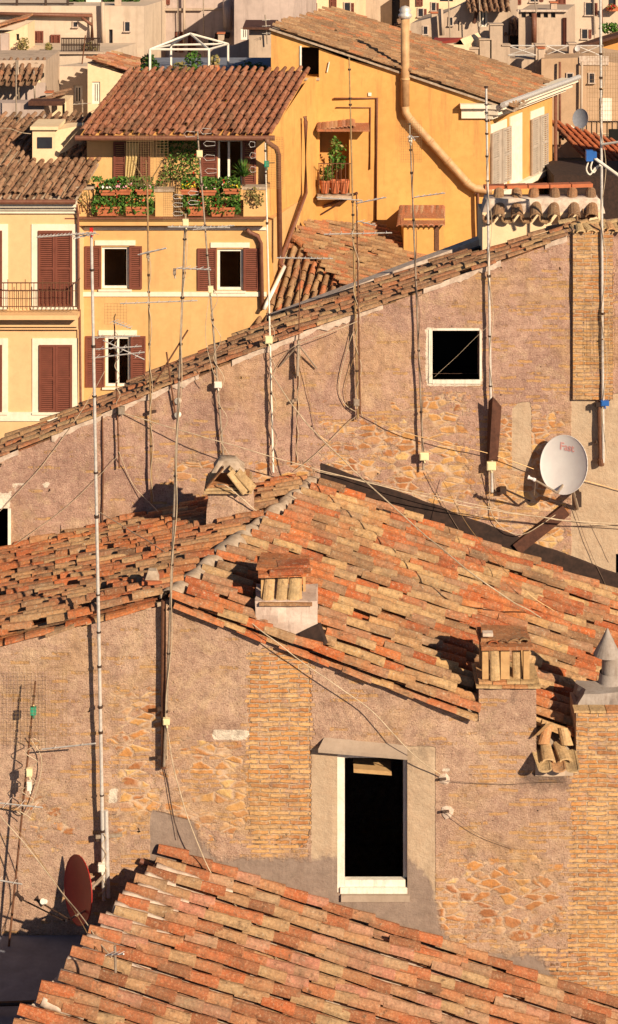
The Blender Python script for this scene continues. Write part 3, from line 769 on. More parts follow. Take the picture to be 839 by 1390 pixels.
def darkB(px,py):
    e=660+(px-440)*.437   # stain above the gap-shade strip
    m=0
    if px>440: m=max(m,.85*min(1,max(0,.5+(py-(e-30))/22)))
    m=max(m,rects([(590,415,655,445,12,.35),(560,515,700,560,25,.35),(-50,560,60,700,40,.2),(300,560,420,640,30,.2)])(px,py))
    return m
def whiteB(px,py):
    t_=lin(tp,px); m=0
    m=max(m,rects([(578,444,586,522,4),(582,517,656,524,4),(648,446,654,520,2.5,.8),(580,446,654,449,2,.8),(15,657,35,663,4),(60,640,100,644,3),(57,655,68,662,4),(-10,670,14,760,7)])(px,py))
    # pale scoured band above the stain
    e=600+(px-440)*.437
    if px>500: m=max(m,.34*min(1,max(0,.5+(py-e-38)/14)))
    return m
w=MB()
hB=[pxhole(YB,BX0,587,448,651,515),pxhole(YB,BX0,836,752,870,800),pxhole(YB,BX0,-30,690,11,775)]
wall_sheet(w,(BX0,YB,0),(1,0,0),BX1-BX0,0,topB,hB,cell=.08,relief=.016,zfine=11.5,reveal=.35,
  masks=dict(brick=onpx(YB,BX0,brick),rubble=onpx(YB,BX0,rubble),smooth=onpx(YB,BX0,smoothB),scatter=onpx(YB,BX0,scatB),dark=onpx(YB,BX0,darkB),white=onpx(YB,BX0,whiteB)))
pts=[V((BX0+s,YB+.03,topB(s)-.10)) for s in [0,2,3.5,5,6.5,7.5,8.6,10,11.5,12.7,14.5,16.5]]
pts=[V((BX0,YB+.03,0))]+pts+[V((BX1,YB+.03,0))]
shell(w,pts,(0,1.55,0))
w.build('wall',M_WALLB,B)
# brick pier stands a little proud
m=MB(); O=V((X_(777,YB),YB-.07,0))
wall_sheet(m,O,(1,0,0),X_(831,YB)-O.x,Z_(541,YB),lambda s:Z_(311,YB),[],cell=.08,relief=.02,reveal=0,masks=dict(brick=lambda s,z:1.0))
for x in (777,831): m.quad((X_(x,YB),YB-.07,Z_(541,YB)),(X_(x,YB),YB-.07,Z_(311,YB)),(X_(x,YB),YB+.05,Z_(311,YB)),(X_(x,YB),YB+.05,Z_(541,YB)))
m.quad((X_(777,YB),YB-.07,Z_(541,YB)),(X_(831,YB),YB-.07,Z_(541,YB)),(X_(831,YB),YB+.05,Z_(541,YB)),(X_(777,YB),YB+.05,Z_(541,YB)))
m.quad((X_(777,YB),YB-.07,Z_(311,YB)),(X_(831,YB),YB-.07,Z_(311,YB)),(X_(831,YB),YB+.05,Z_(311,YB)),(X_(777,YB),YB+.05,Z_(311,YB)))
m.build('brick_pier',M_WALLB,B)
# window edging of daubed plaster
m=MB(); bar(m,582,447,587,520,YB,-.015,.1); bar(m,587.1,515,652,520.5,YB,-.02,.34); bar(m,651.1,449,654,514.8,YB,-.012,.03); bar(m,587.1,445.5,651,448.5,YB,-.012,.03)
m.build('window_frame',M_WFR,B)
m=MB(); bar(m,-30,684,4,690,YB,-.02,.1); bar(m,11,690,15,775,YB,-.02,.05); m.build('window_frame',M_WHITE,B)
room(B,587,448,651,515,YB,1.5); room(B,-30,690,11,775,YB,1.5)
# coping roof: tile rows running down to the left along the wall top
rf=MB()
def segroof(pa,pb,dep,zl=0.0):
    a=P(pa[0],pa[1],YB); b=P(pb[0],pb[1],YB); u=(a-b); L=u.length
    tile_roof(rf,b+V((0,-.05,.02)),u,V((0,1,0)),L,dep,sp=.225,e=.33,L=.42,h=.04,jit=1.6,lift=.0)
segroof((-60,650),(190,545),.95); segroof((190,545),(300,499),1.25); segroof((300,499),(420,451),1.45); segroof((420,451),(520,417),1.45); segroof((520,417),(652,368),1.45); segroof((652,368),(778,322),.75)
T_COP=tilemat('coping_tiles',[(0,(.14,.07,.045)),(.2,(.36,.17,.09)),(.38,(.46,.29,.15)),(.5,(.28,.14,.085)),(.64,(.42,.13,.055)),(.8,(.36,.20,.12)),(1,(.48,.15,.06))],lamt=.5,dirt=.7,clump=.3)
rb=rf.build('roof',T_COP,B)
m=MB()  # ragged small tiles on top of the brick pier
for k in range(9):
    add_tile(m,P(778+k*8,306+U(-3,2),YB+.1+U(0,.1)),V((U(-.3,.3),-.9,-.25)).normalized(),V((1,0,0)),V((0,.25,.9)).normalized(),.26,.16,.05)
    add_tile(m,P(782+k*8,302+U(-4,2),YB+.4),V((-.9,U(-.3,.3),-.25)).normalized(),V((0,1,0)),V((-.25,0,.9)).normalized(),.3,.16,.05)
m.build('pier_tiles',T_LID,rb)
# ragged mortar bead under the coping tiles
m=MB(); n=0
xs=[-20+i*5 for i in range(160)]
for a,b in zip(xs,xs[1:]):
    if b>772: break
    if noise.noise((a*.012,3,3))<-.22:
        if m.v: m.build('mortar_bead',M_WMORT,rb); m=MB()
        continue
    def hh_(x): return 4.5+6*noise.noise((x*.05,1,1))+4*noise.noise((x*.21,2,1))
    ya,yb=lin(tp,a)-3,lin(tp,b)-3; ha,hb=max(1,hh_(a)),max(1,hh_(b)); tt=.035
    A=P(a,ya,YB-tt);B_=P(b,yb,YB-tt);C_=P(b,yb+3+hb,YB-tt*.6);D_=P(a,ya+3+ha,YB-tt*.6)
    m.quad(D_,C_,B_,A); m.quad(D_,C_,C_+V((0,.06,0)),D_+V((0,.06,0)))
if m.v: m.build('mortar_bead',M_WMORT,rb)
# dark strip painting the gap shade, pale kerb behind the coping roof
m=MB(); k_=MB()
for (a,b) in (((362,431),(652,333)),):
    A0=P(a[0],a[1]+6,YB+1.6);B0=P(b[0],b[1]+9,YB+1.6)
    m.obox((A0+B0)/2,(B0-A0)/2,(0,.05,0),(0,0,.1))
    A1=P(a[0],a[1]+8,YB+2.1);B1=P(b[0],b[1]-2,YB+2.1)
    k_.obox((A1+B1)/2,(B1-A1)/2,(0,.15,0),(0,0,.12))
m.build('gap_shade_strip',M_BITU_SHADE,rb); k_.build('mortar_kerb',M_WMORT,rb)
# flashing strip, near-black to paint the gap shadow at the foot of wall B
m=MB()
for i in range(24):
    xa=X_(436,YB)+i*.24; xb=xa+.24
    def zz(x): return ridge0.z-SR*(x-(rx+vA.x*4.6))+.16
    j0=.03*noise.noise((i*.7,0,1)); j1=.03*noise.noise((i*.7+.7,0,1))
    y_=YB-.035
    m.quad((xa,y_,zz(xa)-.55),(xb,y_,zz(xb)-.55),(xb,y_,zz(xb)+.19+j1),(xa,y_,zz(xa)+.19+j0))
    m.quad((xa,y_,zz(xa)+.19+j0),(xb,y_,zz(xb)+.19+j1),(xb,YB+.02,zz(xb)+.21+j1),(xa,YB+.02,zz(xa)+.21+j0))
m.build('gap_shade_flashing',M_BITU_SHADE,B)
# mortar fillet on the left slope's junction with wall B
m=MB()
for i in range(18):
    xa=rx+vA.x*4.9-i*.3-.4; 
    za=ridge0.z-SL*(rx+vA.x*4.9-xa)
    m.tube([(xa,YB-.03,za+.10),(xa-.32,YB-.03,za+.10-.08)],.10+.03*noise.noise((i*.9,3,3)),7)
m.build('mortar_fillet',M_MORT,B,smooth=True)

# ================================================================== cream parapet G with big tiles
YG=31.25
G=thing('cream_parapet','cream rendered parapet topped with large mossy tiles, behind the long pink wall','parapet wall',(X_(735,YG),YG,0))
w=MB(); gx0=X_(655,YG); gx1=X_(818,YG); zt=Z_(290,YG)
wall_sheet(w,(gx0,YG,0),(1,0,0),gx1-gx0,10,lambda s:zt+.02,[],cell=.2,relief=.01,zfine=18,reveal=0)
shell(w,[(gx0,YG+.02,10),(gx0,YG+.02,zt),(gx1,YG+.02,zt),(gx1,YG+.02,10)],(0,.9,0)); w.build('wall',M_PCRM,G)
m=MB(); u=V((-.12,-1,-.42)).normalized(); wv=V((1,-.1,0)).normalized(); n_=wv.cross(u); n_=n_ if n_.z>0 else -n_
for k in range(6):
    x=X_(680+k*25.5,YG)
    for s in range(2):
        add_tile(m,V((x+U(-.02,.02)-s*.02,YG+.50-.34*s,zt+.30-.15*s+s*.01)),(u+V((U(-.08,.08),0,0))).normalized(),wv,n_,.46,.22,.085,taper=.78)
    add_tile(m,V((x-.16,YG+.35,zt+.13)),u,wv,n_,.55,.26,.07,flip=True)
add_tile(m,V((X_(804,YG),YG+.3,zt+.2)),u,wv,n_,.5,.3,.06,flip=True)
rg=m.build('roof',T_YEL,G)
m=MB(); irregular_block(m,gx0+.02,gx1+.02,YG+.02,YG+.5,zt,zt+.24,.06,16,3,.04); m.build('bedding_mortar',M_WMORT,rg,smooth=True)
m=MB()
for k in range(5): 
    a=X_(662+k*30,YG); b=X_(690.5+k*30,YG)
    m.obox(((a+b)/2,YG+.62,zt+.35+k*.008),((b-a)/2,0,.006),(0,.16,-.01),(0,0,.03))
m.build('ridge_tile',M_TERRA,rg)
#MARK_B
# ================================================================== windows and shutters
def shutter(parent,p0,q0,p1,q1,Y,mat,t=.04,tilt=0,name='shutter',leaves_=1):
    """louvred leaf on plane Y, real slats"""
    a=P(p0,q1,Y); b=P(p1,q0,Y); m=MB(); n=leaves_
    for k in range(n):
        xa=a.x+(b.x-a.x)*k/n+.004; xb=a.x+(b.x-a.x)*(k+1)/n-.004; z0,z1=a.z,b.z; s=.06
        m.box(xa,xa+s,Y-t,Y-.005,z0,z1); m.box(xb-s,xb,Y-t,Y-.005,z0,z1)
        zc=(z0+z1)/2
        for zz in (z0,z1-s,zc-s/2): m.box(xa+s,xb-s,Y-t+.002,Y-.005,zz,zz+s)
        ns=int((z1-z0)/.055)
        for i in range(ns):
            z=z0+(i+.5)*(z1-z0)/ns
            m.obox(((xa+xb)/2,Y-t*.5,z),((xb-xa)/2-s,0,0),(0,.014,.016),(0,-.004,.004))
    return m.build(name,mat,parent)
def window(parent,p0,q0,p1,q1,Y,frame=M_WHITE,fw=.06,glass=True,mull=False,surround=None,sw=8,depth=.12):
    m=MB(); a=P(p0,q1,Y); b=P(p1,q0,Y); y0=Y+depth*.5; y1=Y+depth*.5+.06
    m.box(a.x,a.x+fw,y0,y1,a.z,b.z); m.box(b.x-fw,b.x,y0,y1,a.z,b.z)
    m.box(a.x+fw,b.x-fw,y0,y1,a.z,a.z+fw); m.box(a.x+fw,b.x-fw,y0,y1,b.z-fw,b.z)
    if mull: m.box((a.x+b.x)/2-.03,(a.x+b.x)/2+.03,y0+.002,y1-.002,a.z+fw,b.z-fw)
    o=m.build('window',frame,parent)
    if glass:
        g=MB(); g.quad((a.x,y1-.02,a.z),(b.x,y1-.02,a.z),(b.x,y1-.02,b.z),(a.x,y1-.02,b.z)); g.build('pane',M_GLASS,o)
    if surround:
        g=MB(); s=sw
        bar(g,p0-s,q0-s,p0-.2,q1,Y,-.035,.01); bar(g,p1+.2,q0-s,p1+s,q1,Y,-.035,.01); bar(g,p0-.2,q0-s,p1+.2,q0-.2,Y,-.033,.01); bar(g,p0-s,q1+.02,p1+s,q1+s*.6,Y,-.06,.01)
        g.build('surround',surround,o)
    return o
def wallbox(parent,name,mat,Y,p0,p1,ytop,holes=(),back=(1,3,0),zbot=0,relief=.01,cell=.5,toppts=None,reveal=.2):
    """front sheet on plane Y between photo columns p0..p1 plus the closed volume behind"""
    m=MB(); x0=X_(p0,Y); x1=X_(p1,Y)
    tf=(lambda s: Z_(ytop,Y)) if toppts is None else (lambda s: Z_(lin(toppts,HX+(x0+s)/Y*F),Y))
    wall_sheet(m,(x0,Y,zbot),(1,0,0),x1-x0,zbot,tf,[pxhole(Y,x0,*h) for h in holes],cell=cell,relief=relief,zfine=5,reveal=reveal)
    ss=[0]+([X_(t[0],Y)-x0 for t in toppts if p0<t[0]<p1] if toppts else [])+[x1-x0]
    pts=[V((x0,Y+.02,zbot))]+[V((x0+s,Y+.02,tf(s)-.01)) for s in ss]+[V((x1,Y+.02,zbot))]
    shell(m,pts,back)
    return m.build(name,mat,parent)

# ================================================================== D : cream house on the left
YD=51.5
D=thing('cream_house','cream house with brown tiled roof, closed brown shutters and an iron balcony','house',(X_(40,YD),YD,0))
dx0=-240; sk_=.3
wallbox(D,'wall',M_CRM,YD,dx0,104,276,[(53,313,98,415),(54,468,98,558),(-38,313,-1,415)],back=(1.5,5.0,0))
for (a,b,c,d,nm) in ((52,313,98,415,'balcony_door'),(53,468,98,558,'window'),(-42,313,3,415,'balcony_door'),(-42,468,3,558,'window')):
    s=shutter(D,a,b,c,d,YD-.01,M_SHUT,.06,leaves_=2,name=nm)
    m=MB(); bar(m,a-9,b-9,a-.2,d+1,YD,-.03,.01); bar(m,c+.2,b-9,c+8,d+1,YD,-.03,.01); bar(m,a-.2,b-9,c+.2,b-.3,YD,-.028,.01); bar(m,a-9,d+1.2,c+8,d+4,YD,-.09,.01)
    m.build('surround',M_TRIM,s)
m=MB(); bar(m,dx0,279,105,284,YD,-.16,0); bar(m,dx0,284.2,105,289,YD,-.08,0); bar(m,dx0,270,105,278.8,YD,-.30,0); m.build('cornice',M_TRIM,D)
m=MB(); bar(m,dx0,559,107,571,YD,-.05,0); m.build('string_course',M_TRIM,D)
# balcony
m=MB(); bar(m,dx0,421,109,427,YD,-.6,0); bar(m,dx0,427.2,107,441,YD,-.22,0); bar(m,dx0,441.2,107,446,YD,-.12,0); bal=m.build('balcony',M_CRM,D)
m=MB(); yy=YD-.56
def at(px,py,Yq=yy): return P(px,py,Yq)
zr=Z_(384,YD-.56); zb=Z_(419,YD-.56)
for k in range(62):
    x=X_(105,yy)-k*.12
    m.tube([(x,yy,zb),(x,yy,zr+(.10 if k%4==0 else .0))],.011,5)
m.tube([(X_(105,yy),yy,zr),(X_(-150,yy),yy,zr)],.018,5); m.tube([(X_(105,yy),yy,zb+.06),(X_(-150,yy),yy,zb+.06)],.014,5); m.tube([(X_(105,yy),yy,zr-.22),(X_(-150,yy),yy,zr-.22)],.01,5)
for k in range(5):
    y_=yy+k*.12; m.tube([(X_(105,yy),y_,zb),(X_(105,yy),y_,zr)],.011,5)
m.tube([(X_(105,yy),yy,zr),(X_(105,yy),YD,zr)],.018,5)
m.build('railing',M_RUST,bal)
ze=Z_(272,YD-.35); OD=V((X_(105,YD),YD-.35,ze)); rf=MB()
ud=V((0,-1,-.37)); 
# rows run from the top of the slope to the eave; skewed like the street
dl=5.0; uD=V((-.22,-1,-.37)).normalized()
OT=OD-uD*dl
tile_roof(rf,OT,uD,V((-1,0,0)),dl-.3,8.8,sp=.225,e=.30,L=.40,h=.055,jit=1.8)
rD=rf.build('roof',T_BRN,D)
dk=MB(); deck(dk,OT,uD,V((-1,0,0)),dl,8.8); dk.build('roof_deck',M_MORT,rD)
m=MB(); m.tube([(X_(105,YD),YD-.42,ze-.03),(X_(-200,YD),YD-.42,ze-.03)],.07,8); m.build('gutter',M_PIPE,D)
# dormer
m=MB(); Yd=53.0; a=P(44,207,Yd); b=P(75,177,Yd); c=P(100,180,Yd)
m.add([(a.x,Yd,a.z-.3),(b.x,Yd,a.z-.3),(b.x,Yd,b.z),(a.x,Yd,b.z),(a.x+.6,Yd+2,a.z-.3),(b.x+1.0,Yd+1.6,a.z-.3),(b.x+1.0,Yd+1.6,b.z),(a.x+.9,Yd+1.6,b.z)],[(0,1,2,3),(1,5,6,2),(3,2,6,7),(0,3,7,4)])
dm=m.build('dormer',M_PCRM,rD); m=MB(); bar(m,51,186,71,201,Yd,-.03,0); m.build('dormer_window',M_GLASS,rD)
m=MB(); bar(m,41,172,79,176.5,Yd-.1,-.0,1.6); m.build('dormer_cap',M_PCRM,rD)
m=MB(); m.tube([P(104,278,YD-.2),P(106,292,YD-.1),P(107,420,YD-.1)],.035,7); m.tube([P(108,420,YD-.1),P(110,600,YD-.1)],.035,7); m.build('downpipe',M_PIPE,D)

# ================================================================== F1 : yellow house with flowered terrace
Y1=52.0
H=thing('yellow_terrace_house','yellow house with a maroon tiled roof above a terrace full of flower boxes','house',(X_(235,Y1),Y1,0))
wallbox(H,'wall',M_YEL1,Y1,107,362,303,[(138,335,175,392),(295,338,330,394),(143,457,177,525)],back=(1.1,4.2,0),cell=.5)
# upper storey, set back
YU=53.1
wU=wallbox(H,'upper_wall',M_YEL1,YU,118,366,188,[(172,193,190,252),(296,190,329,252)],back=(1.15,4.0,0),zbot=Z_(303,Y1)-.4)
# side wall continues down
m=MB(); a=P(362,303,Y1); 
zt0=Z_(190,52.5)
m.poly([(-1.19,Y1+.02,0),(.24,57.0,0),(.24,57.0,Z_(104,57)),(-.02,56.3,Z_(107,56.1)),(-1.16,52.6,Z_(186,52.6)),(-1.19,Y1+1.0,Z_(190,52.6)-.05),(-1.19,Y1+.9,Z_(296,Y1)),(-1.19,Y1+.02,Z_(296,Y1))])
m.build('side_wall',M_YEL,H)
# windows, lower row
for (p0,q0,p1,q1,sl,sr) in ((138,335,175,392,(115,137.5),(175.5,193)),(295,338,330,394,(268,294.5),(330.5,352)),(143,457,177,525,(116,142.5),(177.5,198))):
    o=window(H,p0,q0,p1,q1,Y1,M_WHITE,.07,glass=False,mull=(p0==143))
    shutter(o,sl[0],q0-1,sl[1],q1,Y1,M_SHUT,.05); shutter(o,sr[0],q0-1,sr[1],q1,Y1,M_SHUT,.05)
    m=MB(); bar(m,p0-9,q0-9,p1+9,q0-2.2,Y1,-.04,.01); m.build('lintel',M_TRIM,o); m=MB(); bar(m,p0-4,q1+.3,p1+4,q1+3,Y1,-.08,.01); m.build('sill',M_TRIM,o)
m=MB(); bar(m,107,396,362,402,Y1,-.05,0); bar(m,107,308,362,312,Y1,-.05,0); m.build('string_course',M_TRIM,H)
# upper windows
o=window(H,296,190,329,252,YU,M_WHITE,.05,glass=False); shutter(o,273,190,295.6,250,YU,M_SHUT,.06); shutter(o,329.4,190,348,250,YU,M_SHUT,.06)
m=MB(); bar(m,309,193,312,252,YU,.1,.16); m.build('sash_bar',M_WHITE,o)
o=window(H,172,193,190,252,YU,M_SHUT,.04,glass=False); shutter(o,154,192,171.6,250,YU,M_SHUT,.06); shutter(o,190.4,192,204,250,YU,M_SHUT,.06)
m=MB(); n=24; vs=[];fs=[]
for j in range(9):
    t=j/8; 
    for i in range(n+1):
        s=i/n; pxr=188-8*t**1.5; x=169+(pxr-169)*s
        p=P(x,194+t*54,YU-.08); vs.append(p+V((0,.035*math.sin(s*26+t*2),0)))
for j in range(8):
    for i in range(n): fs.append((j*(n+1)+i,j*(n+1)+i+1,(j+1)*(n+1)+i+1,(j+1)*(n+1)+i))
m.add(vs,fs); m.build('curtain',M_CURT,o,smooth=True)
# roof over the terrace
ze=Z_(186,52.15); Oe=V((X_(366,52.15),52.15,ze)); uF=V((-.30,-1,-.40)).normalized(); dl=4.1
rf=MB(); OT=Oe-uF*dl
tile_roof(rf,OT,uF,V((-1,0,0)),dl-.30,5.35,sp=.225,e=.29,L=.39,h=.050,jit=.8)
r1=rf.build('roof',T_MAR,H)
dk=MB(); deck(dk,OT,uF,V((-1,0,0)),dl,5.4); dk.build('roof_deck',M_YEL,r1)
m=MB(); m.tube([Oe+V((.15,-.06,-.02)),Oe+V((-5.5,-.06,-.02))],.075,8); m.build('gutter',M_PIPE,H)
m=MB(); bar(m,114,187,366,191,52.3,-.0,.8); m.build('eave_beam',M_WOOD,H)
# terrace slab, pillars and walls
m=MB(); bar(m,93,295,362,303,Y1,-.35,1.1); bar(m,93,292,361,294.8,Y1,-.45,1.1); sl=m.build('terrace_slab',M_YEL1,H)
m=MB(); bar(m,91,291.2,363,293,Y1,-.5,.3); m.build('slab_edge',M_PIPE,sl)
for (a,b,t_) in ((98,127,252),(212,236,255),(331,361,252)):
    m=MB(); bar(m,a,t_+3,b,292,Y1,-.28,.05); p=m.build('pillar',M_YEL1,H); m=MB(); bar(m,a-2,t_-1,b+2,t_+2.8,Y1,-.32,.1); m.build('coping',M_MORT,p)
m=MB(); bar(m,360,255,366,292,Y1,-.05,1.0); m.build('side_parapet',M_YEL1,H)
m=MB()
for (a,b) in ((127,212),(236,331)):
    for q in (256,266,276,286): m.tube([P(a,q,Y1-.2),P(b,q,Y1-.2)],.014,5)
    for k in range(7): m.tube([P(a+(b-a)*k/6,252,Y1-.2),P(a+(b-a)*k/6,292,Y1-.2)],.014,5)
m.build('railing',M_DARKM,H)
# downpipes
def pipe(parent,pts,r,mat=M_PIPE,name='downpipe',Y=None):
    m=MB(); m.tube([P(*p) for p in pts],r,8); return m.build(name,mat,parent,smooth=True)
pipe(H,[(362,188,52),(363,193,52),(375,201,52.2),(378,210,52.4),(380,350,52.3)],.075)
pipe(H,[(414,158,55.5),(415,165,55.5),(415,262,55.5),(382,352,53.2),(381,358,53.1),(385,361,53.0)],.065)
pipe(H,[(386,362,53.0),(362,412,51.75),(359,420,51.7)],.06,M_WHITE)
pipe(H,[(335,312,Y1-.2),(340,316,Y1-.15),(350,320,Y1-.12),(354,330,Y1-.1),(356,420,Y1-.1)],.06)
m=MB(); m.tube([P(107,312,Y1-.05),P(109,420,Y1-.05),P(111,600,Y1-.05)],.04,7); m.build('downpipe',M_PIPE,H)

# climbing plant on the upper wall and pots on the terrace
def plant(name,label,cat,c,rad,n,size,mat=M_LEAF,group=None,fl=None,box=False,stem=None,shape=None):
    root=thing(name,label,cat,(c[0],c[1],c[2]-rad[2]),group)
    m=MB(); leaves(m,c,rad,n,size,box,shape); m.build('foliage',mat,root)
    if fl:
        for fm,k,s in fl:
            m=MB(); leaves(m,(c[0],c[1]-rad[1]*.5,c[2]),(rad[0],rad[1]*.7,rad[2]),k,s,box,shape); m.build('flowers',fm,root)
    if stem:
        m=MB()
        for a,b in stem: m.tube([a,(V(a)+V(b))/2+V((U(-.1,.1),0,U(0,.1))),b],.02,5,r2=.01)
        m.build('stem',M_WOOD,root)
    return root
def vs_shape(p):
    return noise.noise((p.x*1.7,p.z*1.7,2.2))>-.12
c=P(242,222,YU-.15)
plant('climbing_plant','climbing plant trained up the yellow wall between the two terrace windows','plant',c,(.62,.12,.75),900,.055,M_LEAF,None,[(M_FLR,40,.04),(M_DRY,150,.05)],True,[(P(233,268,YU-.1),P(228,195,YU-.1)),(P(240,268,YU-.1),P(255,200,YU-.1))],vs_shape)
boxes=[(147,261,'white flowers, on the rail beside the dry creeper',M_FLW),(168,260,'pink flowers, on the rail in front of the curtained window',M_FLP),(196,260,'sparse pink flowers, on the rail between curtain and middle pillar',M_FLP),(256,260,'yellow flowers, on the rail below the climbing plant',M_FLY),(283,261,'pink and white flowers, on the rail behind the leaning grey mast',M_FLP),(315,259,'yellow flowers, on the rail beside the spiky plant',M_FLY)]
def flowerbox(px,py,w,h,lab,flm,Yq,n=120,tall=.25,grp='flower boxes on the terrace rail',lush=False):
    a=P(px-w/2,py+h/2,Yq); b=P(px+w/2,py-h/2,Yq)
    t=thing('flower_box',lab,'flower box',((a.x+b.x)/2,Yq,a.z),grp)
    m=MB(); z0,z1=a.z,b.z; x0,x1=a.x,b.x; d=.13; k=.03
    vs=[(x0+k,Yq-d+k,z0),(x1-k,Yq-d+k,z0),(x1-k,Yq+d-k,z0),(x0+k,Yq+d-k,z0),(x0,Yq-d,z1),(x1,Yq-d,z1),(x1,Yq+d,z1),(x0,Yq+d,z1)]
    m.add(vs,[(3,2,1,0),(0,1,5,4),(1,2,6,5),(2,3,7,6),(3,0,4,7)])
    m.box(x0-.015,x1+.015,Yq-d-.015,Yq-d+.01,z1-.05,z1+.01)
    m.build('box',M_TERRA,t)
    m=MB(); leaves(m,((x0+x1)/2,Yq,z1+tall*.40),((x1-x0)/2+(.14 if lush else 0),.18,tall*.62),n,.05 if not lush else .06,True,(lambda p: noise.noise((p.x*3,p.z*3,p.y))>-.25)); m.build('foliage',M_LEAF,t)
    m=MB(); leaves(m,((x0+x1)/2,Yq-.1,z1+tall*(.6 if not lush else .5)),((x1-x0)/2,.12,tall*(.35 if not lush else .5)),26 if not lush else 60,.038,True); m.build('flowers',flm,t)
for (px,py,lab,fm) in boxes: flowerbox(px,py,21,7,'small terracotta box of '+lab,fm,Y1-.45,90,.17)
for (px,py,w,lab) in ((147,286,28,'next to the dry creeper'),(186,286,28,'below the curtained window'),(266,286,20,'smallest, half hidden by masts'),(303,287,30,'next to the spiky plant')):
    flowerbox(px,py,w+3,12,'terracotta trough of red geraniums on the terrace ledge, '+lab,M_FLR,Y1-.35,1300,.80,'geranium troughs on the terrace ledge',True)
t=thing('spiky_plant','big spiky yucca-like plant in front of the open terrace window','plant',tuple(P(333,262,Y1-.1)))
m=MB(); spikes(m,P(331,240,Y1-.1),90,.55,.014); m.build('foliage',M_LEAF,t)
m=MB(); m.tube([P(333,262,Y1-.1),P(331,240,Y1-.1)],.03,6); m.build('stem',M_WOOD,t)
c=P(345,268,Y1-.45); plant('trailing_plant','trailing plant spilling over the terrace pillar below the spiky plant','plant',c,(.30,.12,.30),220,.05,M_DRY,None,None,False,None,lambda p:noise.noise((p.x*4,p.z*4,1))>-.1)
c=P(113,270,Y1-.42); plant('dry_creeper','dry, almost leafless creeper over the terrace end pillar','plant',c,(.25,.10,.36),90,.035,M_DRY,None,None,False,[(P(125,292,Y1-.4),P(105,262,Y1-.4)),(P(122,292,Y1-.4),P(120,258,Y1-.4)),(P(112,288,Y1-.4),P(103,272,Y1-.4))])
c=P(118,250,Y1-.1); t=thing('spiky_plant','small tuft of spiky leaves on top of the pillar with the dry creeper','plant',tuple(c)); m=MB(); spikes(m,c,30,.22,.01); m.build('foliage',M_LEAF,t)

# roof chimney and roof terrace behind F1's ridge
YR=56.6
m=MB(); irregular_block(m,X_(270,YR-.9),X_(299,YR-.9),YR-1.1,YR-.5,Z_(124,YR-.9),Z_(103,YR-.9),.03,6,4,.03); ch=m.build('chimney',M_WMORT,r1)
m=MB()
for x,dx_ in ((277,.12),(286,.0),(293,-.12)):
    lean_tile(m,P(x-6+dx_,103,YR-.9),P(x+1,89,YR-.8),.22,V((-.7,-.5,.4)),.06)
    lean_tile(m,P(x+6,103,YR-.9),P(x+1,89,YR-.8),.22,V((.7,-.5,.4)),.06)
m.build('chimney_cap',T_RED,ch)
m=MB(); 
for k in range(22):
    add_tile(m,P(182+k*7.2,105,YR),V((0,-.8,-.5)).normalized(),V((1,0,0)),V((0,.5,.8)).normalized(),.3,.2,.07)
m.build('ridge_tile',T_RED,r1)
m=MB(); bar(m,178,99,410,112,YR+.4,0,.2); m.build('roof_parapet',M_ORA,H)
m=MB(); bar(m,178,108,420,113,YR+.6,0,6.5); m.build('roof_terrace',M_TERR,H)
# shrubs on the roof terrace
for i,(px,py,rx_,rz_,n,mt,lab) in enumerate(((203,88,14,14,420,M_LEAFD,'dark green bushy shrub by the front post of the white gazebo frame'),(240,94,18,12,300,M_DRY,'loose yellowing shrub inside the white gazebo frame'),(263,82,12,14,160,M_LEAF,'thin leafy shrub behind the small white chimney'),(291,86,8,12,120,M_DRY,'small dry shrub beside the little roof chimney under the white frame'),(338,91,20,12,380,M_LEAFD,'wide reddish-green shrub on the roof terrace, outside the white frame'),(360,96,10,8,140,M_DRY,'low dry shrub against the orange wall on the roof terrace'),(186,98,8,9,110,M_DRY,'wispy dry plant at the corner of the roof terrace'))):
    c=P(px,py,58.5+.3*i); k=58.5/F
    plant('shrub',lab,'shrub',c,(rx_*k,.3,rz_*k),n,.075,mt,'shrubs on the roof terrace',None,False,[(c+V((0,0,-rz_*k-.1)),c+V((.1,0,rz_*k*.5)))],lambda p:noise.noise((p.x*2.5,p.z*2.5,p.y*2))>-.18)
# white gazebo frame
G2=thing('gazebo_frame','bare white metal gazebo frame standing on the roof terrace','gazebo',tuple(P(257,105,59)))
m=MB()
fl_,fr_=P(203,67,57.6),P(304,67,57.6); c1=P(203.5,67,57.6); c2=P(232,61,60.8); c3=P(309.5,59,60.8); c4=P(283,67,57.6)
a1=P(203.5,67,57.6); a2=P(283.5,67,57.6); a3=P(309.5,59.5,60.8); a4=P(232,61,60.8); top=P(258,45.5,59.2)
for a,b in ((a1,a2),(a2,a3),(a3,a4),(a4,a1),(a1,top),(a2,top),(a3,top),(a4,top)): m.tube([a,b],.035,6)
m.build('roof_frame',M_WHITE,G2)
for a in (a1,a2,a3,a4):
    m=MB(); m.tube([a,V((a.x,a.y,Z_(108,58)))],.04,6); m.build('post',M_WHITE,G2)

